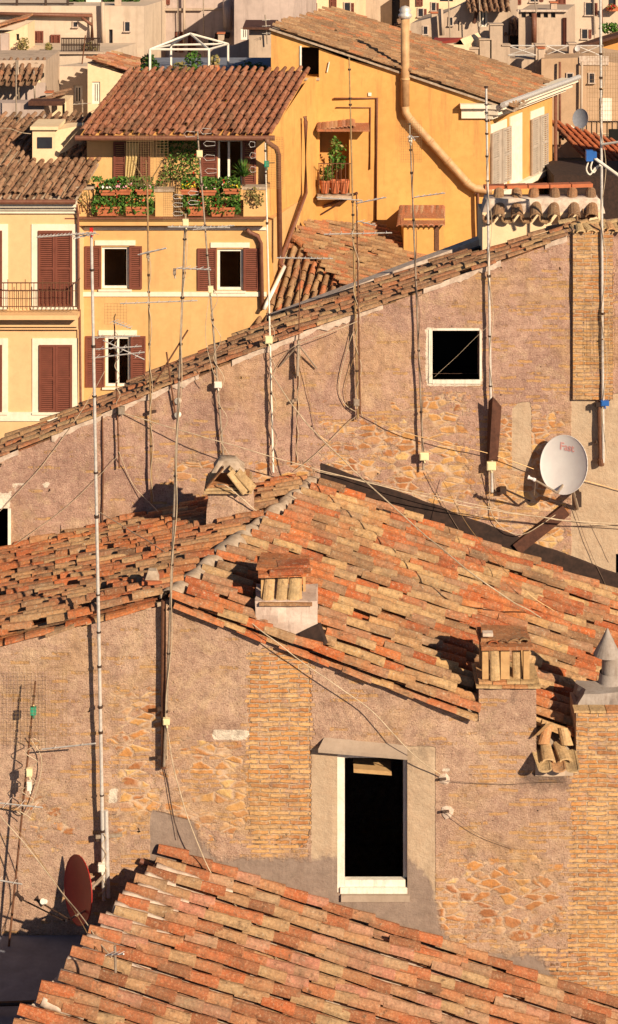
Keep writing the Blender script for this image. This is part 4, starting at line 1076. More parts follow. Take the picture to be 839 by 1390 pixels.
# ================================================================== F3/F4 : big ochre house
Y3=57.0
K=thing('ochre_house','large ochre house with a fat duct on its wall and a grey-shuttered bay','house',(X_(520,Y3),Y3,0))
tp3=[(360,38),(372,40),(420,60),(470,80),(540,97),(655,132),(700,146)]
x0=X_(368,Y3)
m=MB(); holes=[pxhole(Y3,x0,408,64,433,105),pxhole(Y3,x0,434,178,474,263)]
wall_sheet(m,(x0,Y3,0),(1,0,0),X_(661,Y3)-x0,0,lambda s:Z_(lin(tp3,HX+(x0+s)/Y3*F),Y3),holes,cell=.4,relief=.012,zfine=9,reveal=.9)
c0=V((X_(661,Y3),Y3,0)); dv=V((3.38,7.3,0)).normalized(); L4=math.hypot(8.35-5.51,6.1)
ztc=Z_(160,Y3)
def h4(pa,pb,qa,qb):
    # holes on the receding face; s from photo column
    def s_of(px):
        k=(px-HX)/F; return (k*c0.y-c0.x)/(dv.x-k*dv.y)
    sa,sb=s_of(pa),s_of(pb); y=c0.y+dv.y*(sa+sb)/2
    return (sa,sb,Z_(qb,y),Z_(qa,y))
hh=[h4(667,685,176,250),h4(693,706,166,246),h4(721,736,158,237)]
wall_sheet(m,c0,dv,L4,0,lambda s:ztc,[],cell=.5,relief=.008,zfine=12,reveal=.2)
tb=V((1.98,6.6,0)); 
pts=[V((x0,Y3+.95,0)),V((x0,Y3+.95,Z_(38,Y3)-.1)),V((X_(420,Y3),Y3+.95,Z_(60,Y3)-.12)),V((X_(540,Y3),Y3+.95,Z_(97,Y3)-.12)),V((X_(655,Y3),Y3+.95,Z_(134,Y3)-.12)),V((X_(655,Y3),Y3+.95,0))]
shell(m,pts,V((1.7,5.6,0)))
m.build('wall',M_YEL,K)
# bay windows on the receding face
def face_pt(s,z,out=0.0):
    nn=dv.cross(V((0,0,1))); return c0+dv*s+nn*out+V((0,0,z))
def face_box(mb,s0,s1,z0,z1,o0,o1):
    nn=dv.cross(V((0,0,1))); mb.obox(c0+dv*((s0+s1)/2)+nn*((o0+o1)/2)+V((0,0,(z0+z1)/2)),dv*((s1-s0)/2),nn*((o1-o0)/2),V((0,0,(z1-z0)/2)))
for i,(sa,sb,za,zb) in enumerate(hh):
    m=MB(); face_box(m,sa-.12,sb+.12,za-.1,zb+.25,.0,.04); o=m.build('window_surround',M_TRIM,K)
    if i==1:
        m=MB(); face_box(m,sa,sb,za,zb,.042,.06); m.build('blind_panel',M_WHITE,o); continue
    mid=(sa+sb)/2
    m=MB(); face_box(m,sa+.1,sb-.1,za,zb,.045,.06); m.build('panes',M_SHUTG,o)
    for (u0,u1) in ((sa-.18,sa+.45),(sb-.45,sb+.35)):
        m=MB(); s=.06
        face_box(m,u0,u0+s,za,zb,.07,.12); face_box(m,u1-s,u1,za,zb,.07,.12)
        for zz in (za,(za+zb)/2,zb-s): face_box(m,u0+s,u1-s,zz,zz+s,.072,.118)
        ns=int((zb-za)/.07)
        for k in range(ns):
            z=za+(k+.5)*(zb-za)/ns; face_box(m,u0+s,u1-s,z-.02,z+.02,.08,.105)
        m.build('shutter',M_SHUTG,o)
m=MB()
zs0=h4(670,748,0,258)[2]
zsl=Z_(266,57.5)
face_box(m,-.05,L4,zsl-.12,zsl+.06,0,.18); m.build('string_course',M_TRIM,K)
# cornice round the corner
m=MB()
face_box(m,-.1,L4+.9,ztc-.02,ztc+.12,0,.22); face_box(m,-.15,L4+1.0,ztc+.122,ztc+.30,0,.42); face_box(m,-.2,L4+1.1,ztc+.302,ztc+.42,0,.60)
bar(m,626,146,661,160,Y3,-.12,.3); bar(m,624,140,661,145.8,Y3,-.3,.3)
m.build('cornice',M_TRIM,K)
m=MB(); nn=dv.cross(V((0,0,1)))
m.tube([face_pt(-.3,ztc+.47,.62),face_pt(L4+1.1,ztc+.47,.62)],.09,8); m.build('gutter',M_ALU,K)
m=MB(); m.tube([face_pt(L4,ztc-.1,.12),face_pt(L4,8,.12)],.06,7); m.build('downpipe',M_PIPE,K)
# roof
O3=P(366,38,Y3-.15); u3=V((1,0,-.335)); v3=V((.30,1,0)); rf=MB()
tile_roof(rf,O3,u3,v3,7.6,6.6,sp=.26,e=.40,L=.48,h=.07,jit=1.8,pans=True)
r3=rf.build('roof',T_YEL,K); dk=MB(); deck(dk,O3,u3,v3,8.0,6.6); dk.build('roof_deck',M_MORT,r3)
# attic opening and recess
m=MB(); bar(m,366,105.5,434,109,Y3,-.05,.5); m.build('ledge',M_MORT,K)
m=MB(); bar(m,407,62,409.5,105,Y3,-.04,.05); m.build('window_frame',M_WHITE,K)
m=MB(); a=P(405,108,Y3+.92); b=P(480,60,Y3); m.box(a.x,X_(436,Y3),Y3+.88,Y3+.9,a.z-.3,Z_(60,Y3)); m.build('attic_room',M_BLACK,K)
m=MB(); m.box(X_(432,Y3),X_(476,Y3),Y3+.86,Y3+.88,Z_(266,Y3),Z_(174,Y3)); m.build('recess_back',M_ORA,K)
# balcony niche with tile canopy, shelf
m=MB(); bar(m,431,262,477,267,Y3,-.5,.85); nb=m.build('balcony_shelf',M_MORT,K)
m=MB(); m.tube([P(436,291,Y3-.02),P(474,268,Y3-.45)],.03,6); m.tube([P(440,280,Y3-.02),P(485,262,Y3-.5)],.05,6); m.build('bracket',M_WOOD,nb)
m=MB()
for k in range(9):
    x=434+k*2.6*2.1
    add_tile(m,P(x,166-k*.6,Y3+.1),V((0,-.9,-.25)).normalized(),V((1,0,0)),V((0,.25,.9)).normalized(),.62,.22,.06)
m.obox(P(466,172,Y3-.22),(.80,0,0),(0,.30,.08),(0,0,.03)); m.build('tile_canopy',T_RED,K)
m=MB()
for k in range(8): m.tube([P(433+k*6,262,Y3-.45),P(433+k*6,222,Y3-.45)],.012,5)
m.tube([P(432,222,Y3-.45),P(477,222,Y3-.45)],.015,5); m.build('railing',M_RUST,K)
# relief pipes framing the niche
pipe(K,[(453,134,Y3-.05),(512,133,Y3-.05),(510,300,Y3-.05)],.035)
pipe(K,[(456,146,Y3-.04),(503,146,Y3-.04),(502,230,Y3-.04)],.02)
# hut on the wall
m=MB(); x0=X_(548,55.2); x1=X_(603,55.2)
m.box(x0,x1,55.2,Y3+.05,Z_(347,55.2),Z_(297,55.2)); hut=m.build('annex',M_YEL,K)
m=MB(); 
for k in range(9): add_tile(m,P(545+k*7,281,55.9),V((-.1,-.9,-.42)).normalized(),V((1,0,0)),V((0,.4,.9)).normalized(),1.0,.2,.07)
m.obox(P(573,291.5,55.5),(.66,0,0),(0,.45,.19),(0,0,.02)); m.build('annex_roof',T_RED,hut)
m=MB(); bar(m,590,304,596,340,55.2,-.03,.02); m.build('annex_grille',M_RUST,hut)
# long duct: straight flue then diagonal run
m=MB(); yd=Y3-.18
m.tube([P(550,24,yd),P(550,144,yd)],.135,14); m.tube([P(550,106,yd),P(550,109,yd)],.15,14); m.build('flue',M_DUCT,K,smooth=True)
m=MB(); m.tube([P(550,144,yd),P(551,153,yd),P(556,161,yd),P(636,250,yd),P(645,256,yd),P(668,258,yd)],.125,14)
for t_ in (.02,.35,.65,.97):
    a=P(556,161,yd).lerp(P(636,250,yd),t_); d_=(P(636,250,yd)-P(556,161,yd)).normalized()*.05; m.tube([a-d_,a+d_],.138,14)
m.build('duct',M_DUCT,K,smooth=True)
m=MB(); m.lathe(P(550,25,yd),(0,0,1),[(.16,0),(.21,.05),(.21,.12),(.15,.18),(.19,.25),(.12,.36),(0,.40)],16); m.build('flue_cowl',M_ALU,K,smooth=True)
pipe(K,[(547,30,Y3-.03),(546,150,Y3-.03)],.04)
pipe(K,[(644,262,yd),(648,262,yd),(650,340,yd)],.05)
m=MB(); m.obox(P(502,128,Y3-.03),(.05,0,0),(0,.02,0),(0,0,.05)); m.tube([P(444,98,Y3-.05),P(447,84,Y3-.05)],.02,6); m.build('small_fitting',M_WHITE,K)
# potted shrubs in the niche
for (px,py,n,rx_,rz_,lab) in ((458,207,420,13,24,'tall leafy potted shrub in the balcony niche of the ochre wall'),(444,236,220,9,12,'smaller potted shrub in the balcony niche of the ochre wall')):
    c=P(px,py,Y3-.15); k=Y3/F
    plant('potted_shrub',lab,'potted plant',c,(rx_*k,.3,rz_*k),n,.07,M_LEAF,None,[(M_DRY,60,.06)],False,[(P(px,258,Y3-.15),c)],lambda p:noise.noise((p.x*3,p.z*3,p.y*2))>-.15)
for px in (441,455,467):
    m=MB(); m.lathe(P(px,262,Y3-.2),(0,0,1),[(.0,0),(.11,0),(.17,.34),(.19,.34),(.19,.40),(.15,.40),(.13,.34),(0,.33)],14)
    single(m,'flower_pot',M_TERRA,{441:'terracotta pot under the smaller shrub on the balcony niche shelf',455:'middle terracotta pot on the balcony niche shelf',467:'terracotta pot nearest the tall mast on the balcony niche shelf'}[px],'pot','pots in the balcony niche',smooth=False)

# ================================================================== C2 : low orange roof between
T_C2=tilemat('rusty_tiles',[(0,(.12,.06,.035)),(.25,(.34,.17,.08)),(.45,(.42,.26,.13)),(.6,(.26,.13,.07)),(.78,(.46,.12,.045)),(1,(.42,.2,.09))],lamt=.5,dirt=.7,clump=.4)
C2=thing('low_orange_roof_house','low hipped house with orange and brown tiles tucked below the ochre wall','house',(1.5,52,0))
Ta=P(394,323,54.3); Hp=P(484,394,52.0); Rt=P(665,338,58); Tb=P(432,303,56.9); Lf=P(352,452,51.75); 
rf=MB()
# right plane: tiles run down to the right, parallel with the ochre wall
uC=V((2.88,.1,-.80)).normalized(); O=V((Ta.x-.3,52.6,Ta.z-.35)); 
pn=V((Hp-Ta)).cross(Tb-Ta).normalized(); 
# plane basis
e1=(Hp-Ta); e2=(Tb-Ta); pn=e1.cross(P(640,342,56.9)-Ta).normalized(); pn=pn if pn.z>0 else -pn
u_=(P(640,350,56.9)-Tb); u_=(u_-pn*u_.dot(pn)).normalized(); v_=pn.cross(u_).normalized(); v_=v_ if v_.y>0 else -v_
def inpoly(p,poly):
    px=HX+p.x/p.y*F; py=HY+(CH-p.z)/p.y*F; c=False; n=len(poly)
    for i in range(n):
        x1,y1=poly[i]; x2,y2=poly[(i+1)%n]
        if (y1>py)!=(y2>py) and px<(x2-x1)*(py-y1)/(y2-y1)+x1: c=not c
    return c
polyR=[(396,322),(428,300),(520,308),(600,338),(652,338),(600,356),(484,398)]
tile_roof(rf,Ta-u_*1.5-v_*3.4,u_,v_,9,7.6,sp=.25,e=.36,L=.45,h=.07,jit=1.6,keep=lambda p:inpoly(p,polyR))
# left plane: tiles fall toward the front left
e1=(Hp-Ta); e2=(Lf-Ta); pn2=e1.cross(e2).normalized(); pn2=pn2 if pn2.z>0 else -pn2
u2=(P(372,436,51.2)-P(412,345,54)); u2=(u2-pn2*u2.dot(pn2)).normalized(); v2=pn2.cross(u2).normalized(); v2=v2 if v2.x>0 else -v2
polyL=[(394,326),(356,400),(340,455),(400,432),(480,400)]
tile_roof(rf,Ta-u2*2.2-v2*3.5,u2,v2,10,8,sp=.25,e=.36,L=.45,h=.07,jit=1.6,keep=lambda p:inpoly(p,polyL))
rc=rf.build('roof',T_C2,C2)
m=MB()
hd=(Hp-Ta)
for k in range(9):
    p=Ta+hd*(k/9)+V((0,0,.08)); add_tile(m,p,hd.normalized(),hd.cross(V((0,0,1))).normalized(),V((0,0,1)),hd.length/8,.3,.12)
m.build('hip_tile',T_OLD,rc)
m=MB(); m.poly([Ta-V((0,0,.05)),Hp-V((0,0,.05)),P(652,342,57)-V((0,0,.05)),Tb-V((0,0,.05))]); m.poly([Ta-V((0,0,.05)),Lf-V((0,0,.05)),Hp-V((0,0,.05))]); m.build('roof_deck',T_RED,rc)
w=MB()
for p,q in ((Lf,Hp),(Hp,P(652,342,57))): w.quad(p-V((0,0,.06)),q-V((0,0,.06)),V((q.x,q.y,0)),V((p.x,p.y,0)))
w.build('wall',M_WMORT,C2)

# ================================================================== right edge behind the parapet
Y5=66
E=thing('red_roof_house','low house with a bright red tiled roof behind the grey-shuttered bay','house',(X_(790,Y5),Y5,0))
m=MB(); a=P(752,165,Y5+2);b=P(812,200,Y5);c=P(812,228,Y5-2);d=P(740,226,Y5-2.5)
rf=MB(); tile_roof(rf,P(745,165,Y5+3),V((.35,-1,-.36)),V((1,0,-.32)),4.6,2.3,sp=.3,e=.5,L=.6,h=.05,jit=.4)
T_BR=tilemat('bright_red_tiles',[(0,(.45,.10,.04)),(1,(.55,.15,.06))],lamt=.05,dirt=.25)
rE=rf.build('roof',T_BR,E); dk=MB(); deck(dk,P(745,165,Y5+3)+V((0,0,.06)),V((.35,-1,-.36)),V((1,0,-.32)),4.9,2.3); dk.build('roof_deck',T_BR,rE)
m=MB(); m.box(12.5,20,57.6,61.2,0,17.4); m.build('unseen_shading_house',M_ORA,E)  # separate house out of view, added to shade the red roof and courtyard
m=MB(); m.box(X_(748,Y5),X_(812,Y5),Y5,Y5+3,0,Z_(232,Y5)); m.build('wall',M_BLACK,E)  # black colour paints this wall's shade
m=MB(); m.box(X_(755,Y5-2),X_(900,Y5-2),Y5-1.2,Y5-.9,0,Z_(228,Y5-1.5)); m.build('shaded_wall',M_BITU_SHADE,E)  # shade painted as a near-black wall colour

# ================================================================== far buildings
def far(label,mat,Y,p0,p1,ytop,holes=(),toppts=None,back=(1,6,0),wins=(),name='far_building',group='far houses behind'):
    t=thing(name,label,'building',(X_((p0+p1)/2,Y),Y,0),group)
    wallbox(t,'wall',mat,Y,p0,p1,ytop,[w_[:4] for w_ in wins if len(w_)<6 or w_[5]],toppts=toppts,back=back,cell=1.0,relief=.02)
    for w_ in wins:
        p0_,q0_,p1_,q1_=w_[:4]; kind=w_[4]
        if kind=='shut': shutter(t,p0_,q0_,p1_,q1_,Y-.02,M_SHUT,.08,leaves_=2,name='window')
        elif kind=='dark':
            m=MB(); bar(m,p0_,q0_,p1_,q1_,Y,.15,.18); m.build('window',M_GLASS,t)
        elif kind=='white': window(t,p0_,q0_,p1_,q1_,Y,M_WHITE,.1,mull=True)
        elif kind=='half':
            o=window(t,p0_,q0_,p1_,q1_,Y,M_SHUT,.1,mull=False); shutter(o,p1_+.2,q0_,p1_+6,q1_,Y,M_SHUT,.08)
    return t
def fbar(t,name,mat,lst,Y):
    m=MB()
    for (a,b,c,d,t0,t1) in lst: bar(m,a,b,c,d,Y,t0,t1)
    return m.build(name,mat,t)
t=far('long beige far house with two small closed brown shutters',M_BGE,84,-60,196,8,wins=((46,42,59,69,'shut'),(69,47,82,71,'shut'),(148,40,153,65,'dark')))
fbar(t,'string_course',M_BGG,[(-60,17,125,19,-.25,0)],84)
pipe(t,[(-40,18,83.7),(125,21,83.7),(125,55,83.7)],.09); pipe(t,[(111,24,83.6),(125,34,83.6)],.07); pipe(t,[(139,3,83.7),(141,72,83.7)],.09,M_BGG)
m=MB()
for x in (23,62,92): m.tube([P(x,-10,84.3),P(x,8,84.3)],.06)
for q in (-2,5): m.tube([P(0,q,84.3),P(100,q,84.3)],.04)
m.build('roof_railing',M_DARKM,t)
t2=far('set-back upper storey with a planted roof, behind the long beige house',M_BGE,92,-80,330,-2,group='far houses behind')
for i,(px,py,w_,h_,lab) in enumerate(((108,1,11,6,'dark shrub on the far roof edge beside the white hanging sheet'),(165,0,24,5,'long low hedge on the far roof edge above the beige house'))):
    c=P(px,py,87); plant('roof_shrub',lab,'shrub',c,(w_*.035,.5,h_*.035),420,.12,M_LEAFD,None,None,True)
m=MB(); bar(m,117,-6,137,6,86.5,0,.05); single(m,'hanging_sheet',M_WHITE,'white sheet hanging among plants on the far roof edge','sheet')
t=far('beige terrace front with small plants, below the two small closed shutters',M_BGE,79,-60,141,72,back=(1,4.5,0))
fbar(t,'coping',M_BGG,[(-60,70.5,141,73,-.15,.3)],79)
m=MB()
for k in range(24): m.tube([P(84+k*2.2,70,79.3),P(84+k*2.2,52,79.3)],.022,4)
for q in (52,61): m.tube([P(83,q,79.3),P(136,q,79.3)],.03,4)
m.build('railing',M_DARKM,t)
for i,(px,py,w_,h_,mt,lab) in enumerate(((32,60,8,10,M_DRY,'bushy pot plant by the small tiled lean-to on the far terrace'),(66,64,5,6,M_DRY,'small plant between the two far brown shutters'),(121,64,14,8,M_DRY,'straggly green plant by the dark railing of the far terrace'))):
    plant('terrace_plant',lab,'plant',P(px,py,80),(w_*.032,.3,h_*.032),170,.07,mt,'plants on the far left terrace')
t=far('small pink lean-to with a sloping tiled roof on the far terrace',M_PCRM,80.5,-20,38,42,toppts=[(-20,46),(10,46),(38,32)],back=(0,2,0),group='far houses behind',wins=((22,46,26,55,'dark'),))
rf=MB(); tile_roof(rf,P(38,28,80.3),V((-1,-.2,-.3)),V((0,1,0)),2.6,2.2,sp=.28,e=.4,L=.5,h=.07); rf.build('roof',T_RED,t)
m=MB(); m.box(X_(0,80),X_(11,80),80.1,80.4,Z_(72,80),Z_(46,80)); m.build('shed_front',M_BGP,t)
# hut with tile roof
t=far('small pink hut with pitched tile roof and white window, behind the maroon roof',M_PCRM,74,119,178,96,toppts=[(119,84),(178,104)],back=(1,3,0),wins=((125,111,136,141,'white'),))
rf=MB(); tile_roof(rf,P(117,82,73.8),V((1,0,-.30)),V((.35,1,0)),2.0,2.3,sp=.27,e=.4,L=.48,h=.07); rf.build('roof',T_RED,t)
t=far('beige house with a white-framed window and a yellow corner, below the far terrace',M_BGE,76,70,150,90,back=(1,1.5,0),wins=((100,116,112,141,'white'),))
t=far('cream sloping wall beside the lower edge of the maroon roof',M_PCRM,68,119,160,150,toppts=[(119,154),(150,140),(170,128)],back=(0,.4,0))
# left awning building
t=far('brownish building with tiled canopy and rolled yellow awning',M_BGG,72,-60,62,82,back=(0,4,0),wins=((28,117,62,140,'dark'),(-20,124,0,150,'dark')))
rf=MB(); tile_roof(rf,P(60,84,72.5),V((0,-1,-.45)),V((-1,0,0)),1.5,3.6,sp=.26,e=.4,L=.5,h=.08); rf.build('roof',T_BRN,t)
fbar(t,'awning_box',M_BLACK,[(-60,99,60,104,-.6,0)],72); fbar(t,'awning_roll',M_CREAMP,[(-60,106,58,109,-.7,-.5)],72)
fbar(t,'blind',M_BGP,[(28,112,62,140,-.03,0.0)],71.9)
m=MB(); bar(m,-60,140,60,165,69,0,1); m.build('parapet',M_BGP,t)
m=MB(); bar(m,40,136,86,142,69,-.3,.5); m.build('plank_shelf',M_WOOD,t)
for x,q in ((24,82),(46,96)): pipe(t,[(x,q,71.3),(x+2,150,71.3)],.035,M_GALV,'pole')
t=far('low pale block with dark doorway between awning building and hut',M_PCRM,70,70,90,138,back=(0,2,0),wins=((84,141,88,160,'dark'),))
rf=MB(); tile_roof(rf,P(92,131,69.8),V((-1,0,-.3)),V((0,1,0)),1.6,1.2,sp=.27,e=.4,L=.48,h=.07); rf.build('roof',T_BRN,t)
# grey-mauve building
t=far('stained mauve-grey block of flats behind the gazebo frame',M_BGP,88,196,345,-20,wins=((198,43,207,71,'half'),(237,43,243,71,'half'),(255,43,260,71,'half')))
fbar(t,'string_course',M_BGG,[(196,11,275,14,-.2,0),(275,11,345,13,-.1,0)],88)
pipe(t,[(250,-10,87.7),(250,60,87.7)],.06,M_BGG); pipe(t,[(308,0,87.7),(309,40,87.7)],.2,M_BGP)
fbar(t,'awning',M_BITU_SHADE,[(293,44,312,50,-.8,0)],88)
t=far('pale mauve corner block with a small white window, near the orange gable',M_BGP,82,318,400,-20,toppts=[(318,-20),(400,-20)],wins=((327,38,337,54,'white'),))
t=far('grey flat-roofed shed against the orange gable',M_BGG,70,338,372,38,back=(0,3,0),group='far houses behind')
fbar(t,'roof',M_WOOD,[(330,36,376,39,-.4,3)],70)
t=far('low mauve boundary wall behind the roof terrace shrubs',M_BGP,72,285,372,58,toppts=[(285,66),(330,60),(345,50),(372,46)],back=(0,.4,0))
t=far('yellow stained far house between mauve block and long ochre roof',M_BGO,90,364,402,-20)
# top centre
t=far('cream far house at the top edge, behind the long ochre roof',M_PCRM,94,400,482,-20,wins=((448,-8,457,12,'shut'),))
fbar(t,'eave',M_BGG,[(400,23,482,27,-.6,.3)],94)
t=far('tall dark gap house with blue-shaded wall behind the flue',M_BGG,98,476,562,-20,wins=((532,-10,543,40,'dark'),))
t=far('cream far house with a pale shutter beside the flue',M_PCRM,96,556,640,-20,wins=((565,-4,574,8,'shut'),(597,-8,615,2,'dark')))
t=far('rough stone far building with sloping roofline and dark loggia',M_BGG,84,557,690,30,toppts=[(557,32),(600,20),(632,3),(700,3)],back=(1,5,0),wins=((636,6,677,11,'dark'),(650,12,662,36,'white'),(622,28,623.5,42,'dark')))
rf=MB(); tile_roof(rf,P(633,-4,84.5),V((0,-1,-.45)),V((1,0,0)),1.2,1.8,sp=.27,e=.4,L=.5,h=.08); rf.build('roof',T_BRN,t); rf=MB(); tile_roof(rf,P(556,31,83.8),V((-1,0,-.36)),V((0,1,0)),.2,1.5,sp=.27,e=.4,L=.5,h=.08); rf.build('roof',T_BRN,t)
m=MB(); m.tube([P(648,12,83.6),P(643,32,83.6)],.08); m.build('prop',M_WOOD,t)
pipe(t,[(598,12,83.6),(600,48,83.6)],.12,M_BGG); 
t=far('little red metal roofed hut beyond the long ochre roof',M_PCRM,75,583,630,62,toppts=[(583,60),(616,60),(625,53),(632,64)],back=(1,3,0))
m=MB(); a=P(585,60,74.9); b=P(617,68,74.9); c=P(628,51,76.5); d=P(590,51,76.5); m.add([a,b,c,d,a-V((0,0,.06)),b-V((0,0,.06)),c-V((0,0,.06)),d-V((0,0,.06))],[(0,1,2,3),(0,4,5,1),(1,5,6,2)]); m.build('roof',M_REDSHEET,t)
# terrace with piers
t=far('roof terrace with stone piers and thin railings, beyond the ochre roof',M_BGG,76,628,800,82,back=(1,4,0),toppts=[(628,74),(700,80),(800,84)])
for (a,b,q) in ((637,649,66),(651,667,54),(665,682,34),(682,692,62),(727,740,62),(772,782,60)):
    m=MB(); bar(m,a,q,b,110,76,-.1,.4); bar(m,a-1,q-2,b+1,q-.2,76,-.16,.46); m.build('pier',M_BGG,t)
m=MB()
for (a,b) in ((690,728),(740,772),(782,815)):
    for q in (62,75): m.tube([P(a,q,75.9),P(b,q,75.9)],.03,5)
    m.tube([P(a,62,75.9),P(b,75,75.9)],.02,5); m.tube([P(a,75,75.9),P(b,62,75.9)],.02,5)
m.build('railing',M_ALU,t)
t=far('square stair tower with five dark slots along its top',M_BGG,82,704,768,15,back=(1,4,0),wins=((708,17,714,24,'dark'),(718,17,724,24,'dark'),(728,17,734,24,'dark'),(738,17,744,24,'dark'),(748,17,754,24,'dark'),(764,24,769,62,'shut')))
fbar(t,'coping',M_WMORT,[(702,13,770,15.5,-.2,.2)],82)
pipe(t,[(725,18,81.7),(725,58,81.7)],.12)
t=far('dark shed with a curved tiled roof between stone building and stair tower',M_BGP,85,684,706,26,back=(0,3,0),wins=((690,42,703,70,'dark'),))
rf=MB(); tile_roof(rf,P(683,28,85),V((0,-1,-.7)),V((1,0,0)),.9,.8,sp=.27,e=.4,L=.5,h=.08); rf.build('roof',T_BRN,t)
t=far('wide pale far house with a flower-box window',M_BGE,100,640,960,-20,wins=((756,-6,768,16,'shut'),(826,-4,836,8,'dark')))
fbar(t,'window_sill',M_TERRA,[(823,9,838,14,-.6,0)],100)
pipe(t,[(815,-10,99.5),(817,40,99.5)],.08); pipe(t,[(775,8,99.5),(776,60,99.5)],.1,M_BGG)
plant('window_flowers','red flowers in the box of a far window','plant',P(830,9,99.3),(.30,.15,.14),90,.07,M_DRY,None,[(M_FLR,30,.06)])
plant('far_shrub','green shrub on a ledge below the far flower-box window','shrub',P(829,38,90),(.55,.3,.28),260,.09,M_LEAF)
t=far('orange far lean-to with a dark sloping roof',M_ORA,83,792,900,56,toppts=[(792,60),(839,46),(900,40)],back=(1,3,0))
m=MB(); m.obox(P(822,52,82.6),(1.4,0,.42),(0,.5,0),(0,0,.06)); m.build('roof',M_WOOD,t)
t=far('brown weathered house front above the small grey dish',M_BGO,74,735,900,84,back=(1,5,0),toppts=[(735,80),(790,78),(900,96)],wins=((815,150,822,166,'dark'),))
fbar(t,'white_panel',M_WHITE,[(814,133,830,166,-.04,0)],74); fbar(t,'pale_band',M_WMORT,[(786,76,826,88,-.05,0)],74)
m=MB()
for k in range(10): m.tube([P(796+k*7,165,72),P(796+k*7,188,72)],.025,5)
m.tube([P(795,165,72),P(880,165,72)],.035,5); m.build('railing',M_DARKM,t)
m=MB(); bar(m,796,188,900,260,72,0,1.5); m.build('terrace_wall',M_PCRM,t)
m=MB(); bar(m,826,175,860,230,72,-.1,0); m.build('doorway',M_BLACK,t)
t=far('low dark shaded courtyard building below the bright red roof',M_BITU_SHADE,60,752,900,238,back=(0,3,0))  # near-black walls paint the courtyard shadow into the colour
# extra far mass so that no gap shows between roofs
t=far('plain beige block filling the far middle behind the ochre roof',M_BGE,104,-200,1100,-60,back=(0,6,0))
# more openings, pipes and stacks on the far houses
def far_by(lab): return [o for o in COL.objects if o.get('label','').startswith(lab)][0]
def opening(t,p0,q0,p1,q1,Y,mat=None,sh=True):
    m=MB(); bar(m,p0,q0,p1,q1,Y,-.03,-.01); o=m.build('window',mat or M_GLASS,t)
    m=MB(); bar(m,p0-1.5,q0-1.5,p1+1.5,q0-.2,Y,-.06,0); bar(m,p0-1.5,q0-.2,p0-.1,q1,Y,-.06,0); bar(m,p1+.1,q0-.2,p1+1.5,q1,Y,-.06,0); bar(m,p0-2.2,q1+.1,p1+2.2,q1+1.5,Y,-.14,0); m.build('frame',M_WMORT,o)
    if sh: shutter(o,p1+1.6,q0,p1+1.6+(p1-p0)*.6,q1,Y,M_SHUT,.08)
t=far_by('stained mauve-grey'); 
for a in ((215,-4,224,6),(283,52,289,66),(318,60,324,72)): opening(t,*a,88)
t=far_by('wide pale far house')
for a in ((690,-6,700,6),(720,-6,730,2),(795,4,804,20),(790,40,797,52)): opening(t,*a,100)
t=far_by('brown weathered house front')
for a in ((746,110,752,122),(770,100,777,112),(800,100,806,112)): opening(t,*a,74,sh=False)
pipe(t,[(760,84,73.8),(760,200,73.8)],.05); pipe(t,[(790,84,73.8),(789,190,73.8)],.05,M_BGG)
t=far_by('rough stone far')
for a in ((575,36,580,46),(610,24,614,34)): opening(t,*a,84,sh=False)
t=far_by('long beige far house')
for a in ((14,44,20,56),(100,30,105,36),(170,30,176,42)): opening(t,*a,84,sh=False)
t=far_by('yellow stained')
opening(t,376,4,383,20,88)
t=far_by('cream far house at')
for a in ((418,4,425,17),(468,4,475,17)): opening(t,*a,94)
t=far_by('cream far house with')
for a in ((568,12,574,22),(586,4,591,14)): opening(t,*a,96)
for i,(px,q0,q1,Y,lab) in enumerate(((160,-4,9,84.4,'on the long beige far house beside the low hedge'),(300,46,60,72.2,'at the low mauve boundary wall'),(590,18,30,84.6,'on the sloping roofline of the rough stone building'),(672,64,76,76.5,'between the stone piers of the far terrace'),(752,4,15,82.6,'on top of the slotted stair tower'),(66,126,140,70.3,'on the low pale block near the rolled awning'),(735,66,84,74.6,'above the brown weathered house front'))):
    c=MB(); k=Y/F; irregular_block(c,X_(px-4,Y),X_(px+4,Y),Y,Y+.35,Z_(q1,Y),Z_(q0,Y),.03,4,3); t=thing('far_chimney','small far chimney stack '+lab,'chimney',(X_(px,Y),Y,Z_(q1,Y)),'far chimney stacks')
    c.build('stack',M_BGG,t); m=MB(); m.box(X_(px-5.5,Y),X_(px+5.5,Y),Y-.06,Y+.41,Z_(q0,Y),Z_(q0-1.6,Y)); m.build('cap',M_TERRA,t)
